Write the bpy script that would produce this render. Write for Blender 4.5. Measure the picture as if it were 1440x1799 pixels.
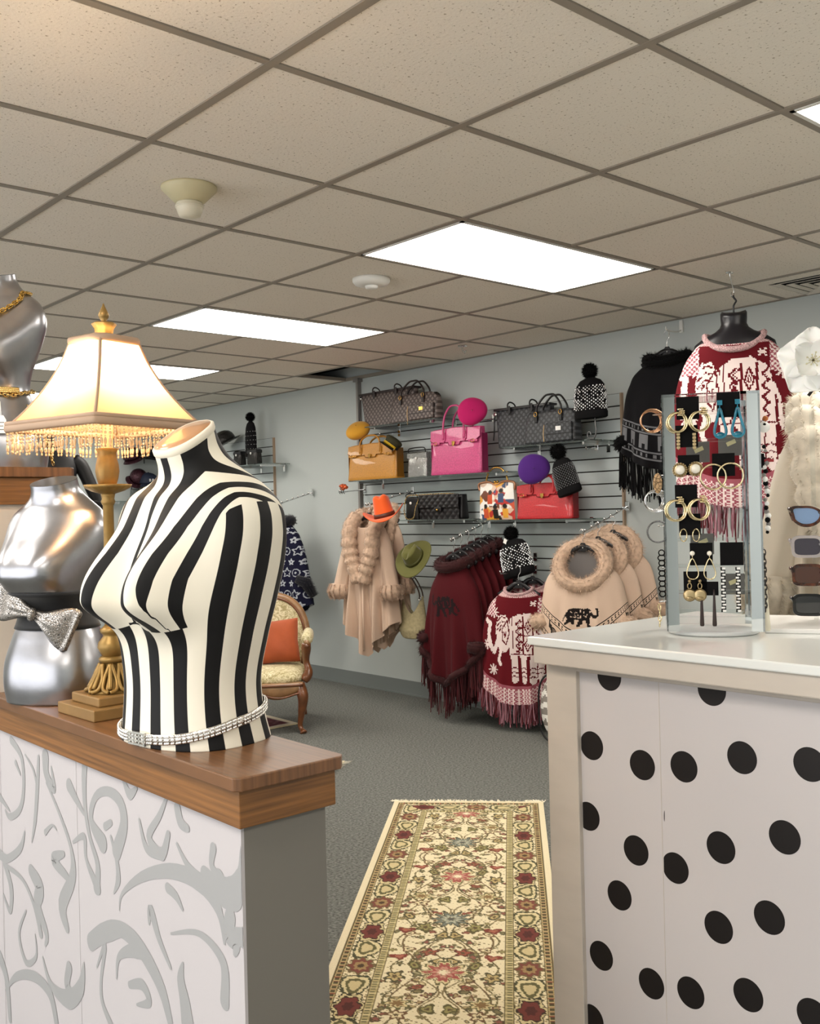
import bpy, bmesh, math, random
import numpy as np
from math import sin, cos, pi, sqrt, radians
from mathutils import Vector, Matrix
random.seed(7); rng = np.random.default_rng(7)
for o in list(bpy.data.objects): bpy.data.objects.remove(o)
SC = bpy.context.scene; COL = SC.collection
# ------------------------------------------------------------------ camera
YAW, PITCH, ROLL, FPX = 0.725343, 0.000669, -0.0241744, 1749.79
CAM = Vector((-1.31008, -1.92423, 1.345)); IW, IH = 1440, 1799
_f = Vector((sin(YAW)*cos(PITCH), cos(YAW)*cos(PITCH), sin(PITCH)))
_r0 = Vector((cos(YAW), -sin(YAW), 0)); _u0 = _r0.cross(_f)
_r = cos(ROLL)*_r0 + sin(ROLL)*_u0; _u = -sin(ROLL)*_r0 + cos(ROLL)*_u0
cd = bpy.data.cameras.new('camera'); cam = bpy.data.objects.new('camera', cd); COL.objects.link(cam)
cam.matrix_world = Matrix(((_r.x,_u.x,-_f.x,CAM.x),(_r.y,_u.y,-_f.y,CAM.y),(_r.z,_u.z,-_f.z,CAM.z),(0,0,0,1)))
cd.sensor_fit = 'HORIZONTAL'; cd.sensor_width = 36; cd.lens = FPX/IW*36; cd.clip_start = .05
SC.camera = cam
# ------------------------------------------------------------------ light, exposure
SC.view_settings.view_transform = 'Standard'; SC.view_settings.look = 'None'
SC.view_settings.gamma = 1; SC.view_settings.use_curve_mapping = False
SC.view_settings.exposure = 0.22
SC.cycles.max_bounces = 10; SC.cycles.transparent_max_bounces = 16; SC.cycles.use_denoising = True
SC.cycles.sample_clamp_indirect = 6
w = bpy.data.worlds.new('world'); SC.world = w; w.use_nodes = True
w.node_tree.nodes['Background'].inputs[0].default_value = (.8,.85,.9,1)
w.node_tree.nodes['Background'].inputs[1].default_value = .05
PANEL_E = 13.0            # fluorescent diffuser radiance
BULB_W = 12.0            # table lamp bulb
def area(name, loc, rot, sx, sy, W_, col):
    l = bpy.data.lights.new(name,'AREA'); l.shape = 'RECTANGLE'; l.size = sx; l.size_y = sy; l.energy = W_; l.color = col
    o = bpy.data.objects.new(name,l); COL.objects.link(o); o.location = loc; o.rotation_euler = rot; return o
# daylight through the shop window in the left wall
area('window_daylight',(-3.55,0.6,1.25),(0,-pi/2,0),2.0,6.6,105,(.97,.98,1.0))
# ------------------------------------------------------------------ geometry of the view (pixel -> point on a plane)
def ray(px, py): return (px-IW/2)/FPX*_r - (py-IH/2)/FPX*_u + _f
def at(px, py, ax, v):
    d = ray(px, py); return CAM + d*((v-CAM[ax])/d[ax])
def atd(px, py, dep): return CAM + dep*ray(px, py)
# ------------------------------------------------------------------ helpers
def lin(c):
    if isinstance(c, str): c = [int(c[i:i+2],16)/255 for i in (0,2,4)]
    return tuple(x/12.92 if x <= .04045 else ((x+.055)/1.055)**2.4 for x in c)
MATS = {}
def mat(name, col='808080', rough=.55, metal=0, noise=None, bump=None, spec=.5, trans=0, emit=0, sheen=0, vcol=False, ior=1.45, coat=0, voro=None, alpha=1, stretch=None, sss=0):
    if name in MATS: return MATS[name]
    m = bpy.data.materials.new(name); m.use_nodes = True; nt = m.node_tree; N = nt.nodes; L = nt.links
    b = N['Principled BSDF']; c = lin(col)
    I = b.inputs
    I['Base Color'].default_value = (*c,1); I['Roughness'].default_value = rough; I['Metallic'].default_value = metal
    I['Specular IOR Level'].default_value = spec; I['IOR'].default_value = ior; I['Transmission Weight'].default_value = trans
    I['Coat Weight'].default_value = coat; I['Alpha'].default_value = alpha
    if sheen: I['Sheen Weight'].default_value = sheen; I['Sheen Roughness'].default_value = .4
    if emit: I['Emission Color'].default_value = (*c,1); I['Emission Strength'].default_value = emit
    if sss: I['Subsurface Weight'].default_value = sss; I['Subsurface Radius'].default_value = (.02,.012,.006)
    tc = N.new('ShaderNodeTexCoord'); src = tc.outputs['Object']
    if stretch:
        mp = N.new('ShaderNodeMapping'); mp.inputs['Scale'].default_value = stretch; L.new(src, mp.inputs[0]); src = mp.outputs[0]
    base = None
    if vcol:
        a = N.new('ShaderNodeAttribute'); a.attribute_name = 'Col'; base = a.outputs['Color']
    if noise:
        sc_, amt = noise[0], noise[1]
        n = N.new('ShaderNodeTexNoise'); n.inputs['Scale'].default_value = sc_; n.inputs['Detail'].default_value = 5; L.new(src, n.inputs['Vector'])
        mr = N.new('ShaderNodeMapRange'); L.new(n.outputs['Fac'], mr.inputs[0])
        mr.inputs[1].default_value = .3; mr.inputs[2].default_value = .7; mr.inputs[3].default_value = 1-amt; mr.inputs[4].default_value = 1+amt
        mx = N.new('ShaderNodeMix'); mx.data_type = 'RGBA'; mx.blend_type = 'MULTIPLY'; mx.inputs[0].default_value = 1
        if base: L.new(base, mx.inputs[6])
        else: mx.inputs[6].default_value = (*c,1)
        L.new(mr.outputs[0], mx.inputs[7]); base = mx.outputs[2]
    if voro:   # (scale, dark edge amount)
        n = N.new('ShaderNodeTexVoronoi'); n.feature = 'DISTANCE_TO_EDGE'; n.inputs['Scale'].default_value = voro[0]; L.new(src, n.inputs['Vector'])
        mr = N.new('ShaderNodeMapRange'); L.new(n.outputs['Distance'], mr.inputs[0]); mr.inputs[2].default_value = .12
        mr.inputs[3].default_value = 1-voro[1]; mr.inputs[4].default_value = 1
        mx = N.new('ShaderNodeMix'); mx.data_type = 'RGBA'; mx.blend_type = 'MULTIPLY'; mx.inputs[0].default_value = 1
        if base: L.new(base, mx.inputs[6])
        else: mx.inputs[6].default_value = (*c,1)
        L.new(mr.outputs[0], mx.inputs[7]); base = mx.outputs[2]
        bp = N.new('ShaderNodeBump'); bp.inputs['Strength'].default_value = .5; bp.inputs['Distance'].default_value = .002
        L.new(mr.outputs[0], bp.inputs['Height']); L.new(bp.outputs[0], I['Normal'])
    if base: L.new(base, I['Base Color'])
    if bump:
        n = N.new('ShaderNodeTexNoise'); n.inputs['Scale'].default_value = bump[0]; n.inputs['Detail'].default_value = 4; L.new(src, n.inputs['Vector'])
        bp = N.new('ShaderNodeBump'); bp.inputs['Strength'].default_value = bump[1]; bp.inputs['Distance'].default_value = bump[2] if len(bump) > 2 else .002
        L.new(n.outputs['Fac'], bp.inputs['Height']); L.new(bp.outputs[0], I['Normal'])
    MATS[name] = m; return m
def rotm(rx=0, ry=0, rz=0): return Matrix.Rotation(rz,4,'Z') @ Matrix.Rotation(ry,4,'Y') @ Matrix.Rotation(rx,4,'X')
class MB:
    def __init__(s): s.v = []; s.f = []; s.m = []; s.s = []; s.c = None
    def add(s, v, f, m=0, sm=True, M=None):
        k = len(s.v)
        s.v += [tuple(M @ Vector(p)) for p in v] if M is not None else [tuple(p) for p in v]
        for q in f: s.f.append(tuple(i+k for i in q)); s.m.append(m); s.s.append(sm)
        return s
    def box(s, c, d, m=0, M=None):
        x,y,z = c; a,b,e = d[0]/2, d[1]/2, d[2]/2
        v = [(x+i*a,y+j*b,z+k*e) for k in (-1,1) for j in (-1,1) for i in (-1,1)]
        return s.add(v, [(0,2,3,1),(4,5,7,6),(0,1,5,4),(2,6,7,3),(0,4,6,2),(1,3,7,5)], m, False, M)
    def span(s, a, b, m=0): return s.box([(p+q)/2 for p,q in zip(a,b)], [abs(q-p) for p,q in zip(a,b)], m)
    def tube(s, path, r, n=8, m=0, closed=False, cap=True, M=None, flat=1.0):
        P = [Vector(p) for p in path]; k = len(P); rr = r if hasattr(r,'__len__') else [r]*k
        T = []
        for i in range(k):
            if closed: t = P[(i+1)%k]-P[i-1]
            else: t = P[min(i+1,k-1)]-P[max(i-1,0)]
            T.append(t.normalized() if t.length > 1e-9 else Vector((0,0,1)))
        up = Vector((0,0,1)) if abs(T[0].z) < .9 else Vector((1,0,0))
        nn = (up - T[0]*up.dot(T[0])).normalized(); v = []
        for i in range(k):
            nn = nn - T[i]*nn.dot(T[i]); nn = nn.normalized() if nn.length > 1e-9 else T[i].orthogonal().normalized()
            bb = T[i].cross(nn)
            for j in range(n):
                a = 2*pi*j/n; v.append(P[i] + rr[i]*(cos(a)*nn*flat + sin(a)*bb))
        f = []
        for i in range(k if closed else k-1):
            i2 = (i+1)%k
            for j in range(n): f.append((i*n+j, i*n+(j+1)%n, i2*n+(j+1)%n, i2*n+j))
        if cap and not closed: f += [tuple(range(n-1,-1,-1)), tuple(range((k-1)*n,k*n))]
        return s.add(v, f, m, True, M)
    def lathe(s, prof, n=24, m=0, M=None, sx=1, sy=1, flute=None, capb=True, capt=True):
        v = []
        for (r,z) in prof:
            for j in range(n):
                a = 2*pi*j/n; q = r*(1+(flute(a,z) if flute else 0)); v.append((q*cos(a)*sx, q*sin(a)*sy, z))
        k = len(prof); f = []
        for i in range(k-1):
            for j in range(n): f.append((i*n+j, i*n+(j+1)%n, (i+1)*n+(j+1)%n, (i+1)*n+j))
        if capb: f.append(tuple(range(n-1,-1,-1)))
        if capt: f.append(tuple(range((k-1)*n,k*n)))
        return s.add(v, f, m, True, M)
    def loft(s, rings, m=0, closed=True, capb=False, capt=False, M=None):
        k = len(rings); n = len(rings[0]); v = [p for r in rings for p in r]; f = []
        for i in range(k-1):
            for j in range(n if closed else n-1): f.append((i*n+j, i*n+(j+1)%n, (i+1)*n+(j+1)%n, (i+1)*n+j))
        if capb: f.append(tuple(range(n-1,-1,-1)))
        if capt: f.append(tuple(range((k-1)*n,k*n)))
        return s.add(v, f, m, True, M)
    def ball(s, c, r, m=0, n=10, M=None, sc=(1,1,1), jit=0):
        k = max(4, n//2+1); v = []; f = []
        for i in range(k+1):
            th = pi*i/k
            for j in range(n):
                a = 2*pi*j/n; q = r*(1+random.uniform(-jit,jit))
                v.append((c[0]+q*sin(th)*cos(a)*sc[0], c[1]+q*sin(th)*sin(a)*sc[1], c[2]-q*cos(th)*sc[2]))
        for i in range(k):
            for j in range(n): f.append((i*n+j, i*n+(j+1)%n, (i+1)*n+(j+1)%n, (i+1)*n+j))
        return s.add(v, f, m, True, M)
    def poly(s, pts, th, m=0, M=None):      # outline in x-z, extruded th along y (front at -th/2)
        n = len(pts); v = [(x,-th/2,z) for x,z in pts] + [(x,th/2,z) for x,z in pts]
        f = [tuple(range(n)), tuple(range(2*n-1,n-1,-1))] + [(i+n,(i+1)%n+n,(i+1)%n,i) for i in range(n)]
        return s.add(v, f, m, False, M)
    def fur(s, pts, nrm, L, w, m=0, droop=.3, jit=.5):   # thin triangles standing on a surface
        v = []; f = []
        for p, n_ in zip(pts, nrm):
            d = Vector(n_) + Vector((random.uniform(-jit,jit), random.uniform(-jit,jit), random.uniform(-jit,jit)-droop)); d.normalize()
            sd = d.orthogonal().normalized(); sd.rotate(Matrix.Rotation(random.uniform(0,6.28),3,d)); p = Vector(p)
            l = L*random.uniform(.6,1.2); k = len(v); v += [p-sd*w, p+sd*w, p+d*l]; f.append((k,k+1,k+2))
        return s.add(v, f, m, True)
    def build(s, name, mats, parent=None, loc=None, rot=None, bev=0, sub=0, kind=None, label=None, cols=None, solid=0, bseg=2):
        me = bpy.data.meshes.new(name); me.from_pydata(s.v, [], s.f)
        for m in (mats if isinstance(mats,(list,tuple)) else [mats]): me.materials.append(m)
        me.polygons.foreach_set('material_index', s.m); me.polygons.foreach_set('use_smooth', s.s)
        if cols is not None:
            cols = np.asarray(cols, dtype=np.float32)
            if len(cols) == len(me.polygons):
                a = me.attributes.new('Col','FLOAT_COLOR','CORNER')
                lt = np.zeros(len(me.polygons), dtype=np.int32); me.polygons.foreach_get('loop_total', lt)
                cc = np.repeat(cols, lt, axis=0)
            else: a = me.attributes.new('Col','FLOAT_COLOR','POINT'); cc = cols
            cc = np.concatenate([cc, np.ones((len(cc),1),np.float32)],1); a.data.foreach_set('color', cc.ravel())
        me.update(); o = bpy.data.objects.new(name, me); COL.objects.link(o)
        if parent: o.parent = parent
        if loc is not None: o.location = loc
        if rot is not None: o.rotation_euler = rot
        if bev: b = o.modifiers.new('bevel','BEVEL'); b.width = bev; b.segments = bseg; b.limit_method = 'ANGLE'; b.angle_limit = .6
        if solid: b = o.modifiers.new('solid','SOLIDIFY'); b.thickness = solid; b.offset = 0
        if sub: b = o.modifiers.new('sub','SUBSURF'); b.levels = b.render_levels = sub
        if kind: o['kind'] = kind
        if label: o['label'] = label
        return o
def tag(o, label, cat, group=None):
    o['label'] = label; o['category'] = cat
    if group: o['group'] = group
    return o
def thing(name, label, cat, loc=(0,0,0), rz=0, group=None, rot=None):
    o = bpy.data.objects.new(name, None); COL.objects.link(o); o.empty_display_size = .05
    o.location = loc; o.rotation_euler = rot if rot else (0,0,rz); return tag(o, label, cat, group)
def clone(o, loc=None, rz=None, label=None, rot=None, scale=None, _p=None):
    c = o.copy(); COL.objects.link(c)
    if _p is not None: c.parent = _p
    if loc is not None: c.location = loc
    if rot is not None: c.rotation_euler = rot
    elif rz is not None: c.rotation_euler = (0,0,rz)
    if scale: c.scale = scale if hasattr(scale,'__len__') else (scale,)*3
    if label: c['label'] = label
    for ch in list(o.children): clone(ch, _p=c)
    return c
def ss(a, b, x):
    t = np.clip((np.asarray(x)-a)/(b-a),0,1); return t*t*(3-2*t)
def lerp(a, b, t): return a+(b-a)*t
def spl(xs, ys, x):   # smooth interpolation (monotone-ish cubic)
    xs = np.asarray(xs,float); ys = np.asarray(ys,float); x = np.clip(np.asarray(x,float), xs[0], xs[-1])
    d = np.gradient(ys, xs); i = np.clip(np.searchsorted(xs, x)-1, 0, len(xs)-2)
    h = xs[i+1]-xs[i]; t = (x-xs[i])/h
    return (2*t**3-3*t**2+1)*ys[i] + (t**3-2*t**2+t)*h*d[i] + (-2*t**3+3*t**2)*ys[i+1] + (t**3-t**2)*h*d[i+1]
def curve(pts, n=24, closed=False):   # Catmull-Rom through points
    P = [np.array(p,float) for p in pts]; k = len(P); out = []
    segs = k if closed else k-1; per = max(1, n//segs)
    for i in range(segs):
        if closed: a,b,c,d = P[i-1],P[i],P[(i+1)%k],P[(i+2)%k]
        else: a,b,c,d = P[max(i-1,0)],P[i],P[i+1],P[min(i+2,k-1)]
        for j in range(per):
            t = j/per; out.append(tuple(.5*((2*b)+(c-a)*t+(2*a-5*b+4*c-d)*t*t+(3*b-a-3*c+d)*t**3)))
    if not closed: out.append(tuple(P[-1]))
    return out
# ================================================================== SETTING
G = .6096; CEIL = 2.3958; XW = 3.55; YB = 7.4; XL = -3.6; YN = -3.6
M_wall = mat('wall_paint','b9bfbd',.7,bump=(260,.08,.001))
M_floor = mat('carpet','6d6e69',.95,noise=(95,.50),bump=(420,.6,.004),spec=.1)
M_tile = mat('ceiling_tile','c4bbad',.9,bump=(130,.35,.003),spec=.1)
def tile_mat():
    m = M_tile; nt = m.node_tree; N = nt.nodes; L = nt.links
    v = N.new('ShaderNodeTexNoise'); v.inputs['Scale'].default_value = 120; v.inputs['Detail'].default_value = 2
    tc = N.new('ShaderNodeTexCoord'); L.new(tc.outputs['Object'], v.inputs['Vector'])
    r = N.new('ShaderNodeValToRGB'); r.color_ramp.elements[0].position = .30; r.color_ramp.elements[1].position = .37
    r.color_ramp.elements[0].color = (*lin('b3a796'),1); r.color_ramp.elements[1].color = (*lin('ebe3d7'),1)
    L.new(v.outputs['Fac'], r.inputs[0]); L.new(r.outputs[0], N['Principled BSDF'].inputs['Base Color'])
tile_mat()
M_rail = mat('grid_rail','8f867a',.5)
M_dark = mat('void','0d0c0b',.9)
M_base = mat('vinyl_base','777c7b',.5)
def struct(name, mb, m, **k):
    o = mb.build(name, m, **k); o['kind'] = 'structure'; return o
def quadbox(a,b): return MB().span(a,b)
struct('floor', quadbox((XL,YN,-.05),(XW,YB,0)), M_floor)
struct('wall_right', quadbox((XW,YN,0),(XW+.1,YB,CEIL+.2)), M_wall)
WY0, WY1, WZ0, WZ1 = -2.7, 3.9, .25, 2.25
struct('wall_left', MB().span((XL-.1,YN,0),(XL,WY0,CEIL+.2)).span((XL-.1,WY1,0),(XL,YB,CEIL+.2)).span((XL-.1,WY0,0),(XL,WY1,WZ0)).span((XL-.1,WY0,WZ1),(XL,WY1,CEIL+.2)), M_wall)
wf = MB()
for y in (WY0,-.5,1.7,WY1-.06): wf.span((XL-.08,y,WZ0),(XL-.03,y+.06,WZ1))
wf.span((XL-.08,WY0,WZ0),(XL-.03,WY1,WZ0+.06)).span((XL-.08,WY0,WZ1-.06),(XL-.03,WY1,WZ1))
wn = struct('window_1', wf, mat('window_frame','55524e',.4,metal=.6))
MB().span((XL-.06,WY0,WZ0),(XL-.054,WY1,WZ1)).build('window_pane',mat('window_glass','ffffff',.02,trans=1,ior=1.1),wn)
struct('wall_back', quadbox((XL-.1,YB,0),(XW+.1,YB+.1,CEIL+.2)), M_wall)
struct('wall_front', quadbox((XL-.1,YN-.1,0),(XW+.1,YN,CEIL+.2)), M_wall)
bb = MB().span((XW-.006,YN,.012),(XW,YB,.105)).span((XW-.022,YN,0),(XW,YB,.012))
struct('baseboard_right', bb, M_base)
ceil = struct('ceiling', quadbox((XL,YN,CEIL+.10),(XW,YB,CEIL+.2)), M_dark)
# lights occupy columns i 2..3 and -4..-3 ; rows -5,-2,1,4,7,10
LROWS = (-5,-2,1,4,7,10); LCOLS = (2,-4)
tiles = {}
lit = {(c+k,r) for c in LCOLS for r in LROWS for k in (0,1)}
tmesh = None
tb = MB().box((0,0,.008),(G-.026,G-.026,.016))
for i in range(-6,6):
    for j in range(-6,15):
        if (i,j) in lit or (i,j) == (5,0): continue
        if (i+.5)*G < XL or (j+1)*G > YB or (i,j) in ((5,6),): continue
        if tmesh is None:
            o = tb.build('ceiling_tile', M_tile, ceil, bev=.002, bseg=1); tmesh = o.data
        else:
            o = bpy.data.objects.new('ceiling_tile', tmesh); COL.objects.link(o); o.parent = ceil
        o.location = ((i+.5)*G,(j+.5)*G,CEIL+.001*random.uniform(0,1.2))
# rails: mains run along y at x=i*G, cross tees along x at y=j*G
rm = None
for i in range(-5,6):
    o = MB().span((-.0125,YN,-.0035),(.0125,YB,.03)).build('grid_rail', M_rail, ceil, loc=(i*G,0,CEIL))
cr = MB().span((XL,-.0115,-.003),(XW,.0115,.02))
for j in range(-5,13):
    if rm is None: o = cr.build('cross_rail', M_rail, ceil); rm = o.data
    else: o = bpy.data.objects.new('cross_rail', rm); COL.objects.link(o); o.parent = ceil
    o.location = (0,j*G,CEIL)
o = MB().span((XW-.022,YN,-.004),(XW,YB,.02)).build('wall_angle_rail', M_rail, ceil, loc=(0,0,CEIL))
# fluorescent troffers
M_diff = mat('diffuser','fff8ee',.4,emit=PANEL_E)
M_white = mat('white_paint','e6e4de',.4)
lights = []
for c in LCOLS:
    for r in LROWS:
        vis = {(2,-2):'fluorescent ceiling panel cut off beside the air vent, nearest one', (2,1):'large fluorescent ceiling panel between the vent and the smoke detector', (2,4):'fluorescent ceiling panel beyond the white smoke detector', (2,7):'fluorescent ceiling panel half hidden behind the lamp shade', (2,10):'farthest fluorescent ceiling panel, low behind the lamp shade'}.get((c,r))
        if vis is None:
            vis = 'fluorescent panel of the %s row, %s from the shop front' % ('main' if c == 2 else 'window side', {-5:'first',-2:'second',1:'third',4:'fourth',7:'fifth',10:'sixth'}[r])
        t = thing('ceiling_light', vis, 'ceiling light', ((c+1)*G,(r+.5)*G,CEIL), 0, 'fluorescent ceiling panels')
        MB().box((0,0,-.002),(2*G-.028,G-.028,.006)).build('diffuser', M_diff, t)
        f = MB()
        a, b = G-.0135, G/2-.0135
        f.span((-a,-b,-.006),(a,-b+.013,.03)).span((-a,b-.013,-.006),(a,b,.03)).span((-a,-b,-.006),(-a+.013,b,.03)).span((a-.013,-b,-.006),(a,b,.03))
        f.span((-a,-b,.03),(a,b,.036)).build('frame', M_white, t)
# dark gaps where a tile is missing
# air vent tile
vt = thing('air_vent', 'square louvred air vent set in a ceiling tile', 'vent', (5.5*G,.5*G,CEIL))
MB().box((0,0,.03),(G-.026,G-.026,.006)).build('backing', M_dark, vt)
f = MB(); q = G/2-.013; h = .19
f.span((-q,-q,0),(q,-h,.012)).span((-q,h,0),(q,q,.012)).span((-q,-h,0),(-h,h,.012)).span((h,-h,0),(q,h,.012))
f.build('vent_panel', M_tile, vt)
M_louv = mat('vent_louvre','d8d0c4',.45)
for k in range(4):
    s_ = h-.014-k*.046; fr = MB(); wd = .020
    for sx in (-1,1):
        for ax in (0,1):
            v = [(sx*s_,-s_,-.004),(sx*s_,s_,-.004),(sx*(s_-wd),s_-wd,.004),(sx*(s_-wd),-(s_-wd),.004)]
            if ax: v = [(y,x,z) for x,y,z in v]
            fr.add(v,[(0,1,2,3)],0,False)
    fr.build('louvre', M_louv, vt, solid=.002)
# detectors
M_cream = mat('aged_plastic','c9c09c',.45)
t = thing('heat_detector','cream heat detector on a conical ceiling base','detector', at(332,329,2,CEIL))
MB().lathe([(.088,0),(.088,-.008),(.05,-.046),(.034,-.052)],28).build('mounting_cone',M_cream,t)
MB().lathe([(.040,-.05),(.043,-.056),(.041,-.072),(.034,-.092),(.018,-.098)],24).lathe([(.045,-.06),(.045,-.066)],24).build('sensor_head',mat('pale_plastic','d9d2bd',.4),t)
t = thing('smoke_detector','round white smoke detector beside the large light panel','detector', at(652,490,2,CEIL))
MB().lathe([(.085,0),(.085,-.012),(.074,-.026),(.045,-.032)],32).build('housing',M_white,t)
MB().lathe([(.03,-.031),(.027,-.042),(.012,-.046)],20).build('sensor_cap',M_white,t)
M_acr = mat('clear_acrylic','f4f7f7',.03,trans=1,ior=1.3,spec=.5)
t = thing('ceiling_hook','small clear plastic hook stuck under the ceiling near the wall','hook', at(812,607,2,CEIL))
MB().lathe([(.03,0),(.03,-.006)],16).build('pad',M_acr,t)
MB().tube(curve([(0,0,-.005),(0,0,-.03),(.02,0,-.045),(.03,0,-.03)],12),.006,6).build('hook_wire',M_acr,t)
# ------------------------------------------------------------------ half walls
M_oak = mat('oak_stain','7a5128',.42,noise=(3,.38),stretch=(1.6,1.2,55),bump=(30,.1,.001),coat=.15)
M_oaktop = mat('oak_top','6e4a2c',.36,noise=(3,.32),stretch=(45,1.2,2),coat=.3)
M_plaster = mat('half_wall_paint','757169',.65,bump=(200,.06,.001))
M_paper = mat('damask_paper','b6b1b2',.6)
M_print = mat('damask_print','989898',.5)
lowX0, lowX1, lowY0, lowY1 = -.560,-.415,-.705,.258
hw = thing('half_wall','low half wall with scroll wallpaper and oak cap under the striped torso','half wall',(lowX0,lowY0,0))
MB().span((0.002,0,0),(lowX1-lowX0,lowY1-lowY0,.92)).build('wall_core',M_plaster,hw)
def capmb(x0,x1,y0,y1,z,ov1=.012,ov2=.024,trim=.055,top=.020):
    a = MB().span((x0-ov1,y0-ov1,z),(x1+ov1,y1,z+trim))
    cc = .010; X0,X1,Y0,Y1 = x0-ov2,x1+ov2,y0-ov2,y1
    pts = [(X0+cc,Y0),(X1-cc,Y0),(X1,Y0+cc),(X1,Y1),(X0,Y1),(X0,Y0+cc)]
    n = 6; v = [(x,y,z+trim) for x,y in pts]+[(x,y,z+trim+top) for x,y in pts]
    b = MB().add(v,[tuple(range(n-1,-1,-1)),tuple(range(n,2*n))]+[(i,(i+1)%n,(i+1)%n+n,i+n) for i in range(n)],0,False)
    return a,b
a,b = capmb(0,lowX1-lowX0,0,lowY1-lowY0,.907)
a.build('cap_trim',M_oak,hw,bev=.002); b.build('cap_board',M_oaktop,hw,bev=.002)
# wallpaper panels: seams as in the photo
seams = [lowY0, at(140,1500,0,lowX0).y, at(5,1400,0,lowX0).y, lowY1]
pan = []
for k in range(3):
    y0,y1 = seams[k],seams[k+1]
    pan.append(MB().span((-.003,y0-lowY0+(.001 if k else 0),0),(.002,y1-lowY0-.0006,.907)).build('wallpaper_panel',M_paper,hw))
# damask scroll print: tapered strokes lying flat on the panel (drawn in the y-z plane)
def stroke(mb, pts, w, n=26, m=0):
    P = np.array(curve(pts,n)); k = len(P); t = np.linspace(0,1,k)
    T = np.gradient(P,axis=0); T /= np.linalg.norm(T,axis=1)[:,None]+1e-9; Nn = np.stack([-T[:,1],T[:,0]],1)
    ww = np.interp(t, np.linspace(0,1,len(w)), w)[:,None]/2
    A = P+Nn*ww; B = P-Nn*ww
    v = [(0,p[0],p[1]) for p in A]+[(0,p[0],p[1]) for p in B]
    mb.add(v,[(i,i+1,k+i+1,k+i) for i in range(k-1)],m,False)
    for e,we in ((0,w[0]),(k-1,w[-1])):
        if we > .006: mb.add([(0,P[e][0]+we*.5*cos(q),P[e][1]+we*.5*sin(q)) for q in np.linspace(0,2*pi,14,endpoint=False)],[tuple(range(14))],m,False)
def wpt(px,py):
    p = at(px,py,0,lowX0-.003); return (p.y,p.z)
SCROLLS = [  # pixel polylines of the printed scrolls, stroke widths in mm
 ([(395,1660),(385,1600),(350,1550),(300,1530),(250,1540),(215,1570),(210,1600)],[4,16,24,20,14,6,2]),
 ([(395,1760),(392,1690),(350,1640),(300,1640)],[20,16,8,3]),
 ([(300,1799),(285,1740),(262,1690),(235,1650),(205,1630),(180,1640),(160,1655)],[14,22,26,26,22,28,26]),
 ([(165,1665),(195,1645),(225,1640)],[2,14,4]),
 ([(300,1700),(280,1650),(265,1600),(262,1625)],[6,12,18,3]),
 ([(170,1700),(185,1660),(178,1720),(180,1760),(195,1799)],[3,10,8,10,14]),
 ([(205,1720),(210,1680),(240,1670),(262,1690)],[3,10,22,8]),
 ([(330,1799),(325,1760),(318,1720),(322,1690)],[32,26,18,3]),
 ([(228,1730),(250,1730),(262,1760),(240,1765)],[10,16,14,3]),
 ([(360,1535),(380,1560),(410,1570),(428,1540),(425,1490)],[20,34,40,30,6]),
 ([(310,1480),(330,1520),(360,1550),(385,1545)],[4,10,20,26]),
 ([(375,1490),(372,1520),(385,1540)],[14,10,14]),
 ([(405,1610),(402,1640),(415,1660),(412,1680)],[22,26,18,4]),
 ([(432,1650),(405,1640)],[26,16]),
 ([(295,1560),(310,1575),(322,1600)],[14,12,4]),
 ([(195,1470),(205,1510),(208,1545),(200,1570)],[6,10,14,2]),
 ([(180,1480),(160,1440),(168,1400),(190,1390),(212,1410),(218,1450),(205,1495)],[30,14,12,14,20,22,26]),
 ([(185,1452),(195,1445)],[12,10]),
 ([(150,1330),(148,1370),(150,1420),(158,1470),(172,1520),(170,1560)],[18,16,12,10,14,20]),
 ([(122,1380),(132,1400),(148,1430)],[22,16,6]),
 ([(80,1330),(82,1360),(95,1385),(90,1345)],[26,20,16,3]),
 ([(82,1375),(105,1430),(125,1490),(128,1540),(110,1590),(118,1630)],[5,8,10,22,30,16]),
 ([(128,1480),(148,1470),(152,1510),(172,1560)],[4,12,8,20]),
 ([(112,1500),(95,1510),(118,1540)],[10,22,14]),
 ([(55,1530),(70,1560),(66,1590),(82,1640),(80,1660)],[22,34,28,16,6]),
 ([(68,1330),(66,1380),(62,1440),(56,1480)],[8,14,12,3]),
 ([(44,1325),(58,1350),(64,1375)],[3,7,6]),
 ([(20,1300),(38,1330),(42,1380),(36,1420),(18,1435),(9,1422)],[14,12,12,12,12,4]),
 ([(28,1340),(36,1360)],[10,5]),
 ([(0,1400),(18,1425)],[14,3]),
 ([(0,1500),(14,1508),(36,1490),(44,1460)],[20,14,14,4]),
 ([(8,1515),(20,1560),(18,1600),(6,1570)],[14,18,12,4]),
 ([(10,1520),(40,1545),(60,1590),(72,1640)],[10,8,10,16]),
 ([(46,1600),(34,1640),(46,1690),(64,1680),(62,1640)],[5,9,12,8,3]),
 ([(75,1680),(90,1730),(120,1755),(142,1735),(148,1690)],[4,14,30,24,3]),
 ([(122,1700),(118,1730),(128,1745)],[20,18,14]),
 ([(10,1740),(30,1715),(60,1715),(88,1745),(100,1799)],[3,14,18,20,16]),
 ([(0,1680),(12,1720),(18,1790)],[24,20,14]),
 ([(300,1380),(282,1430),(262,1470),(285,1500),(296,1465)],[3,10,14,16,10]),
 ([(245,1440),(258,1490),(285,1500)],[5,12,18]),
 ([(312,1420),(318,1445),(330,1455)],[16,16,10]),
 ([(218,1372),(228,1395),(240,1385)],[8,16,6]),
 ([(80,1462),(92,1450),(100,1458)],[10,5,3]),
]
pr = MB()
for pts,wd in SCROLLS: stroke(pr,[wpt(*p) for p in pts],[1.25*x/1000 for x in wd])
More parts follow.
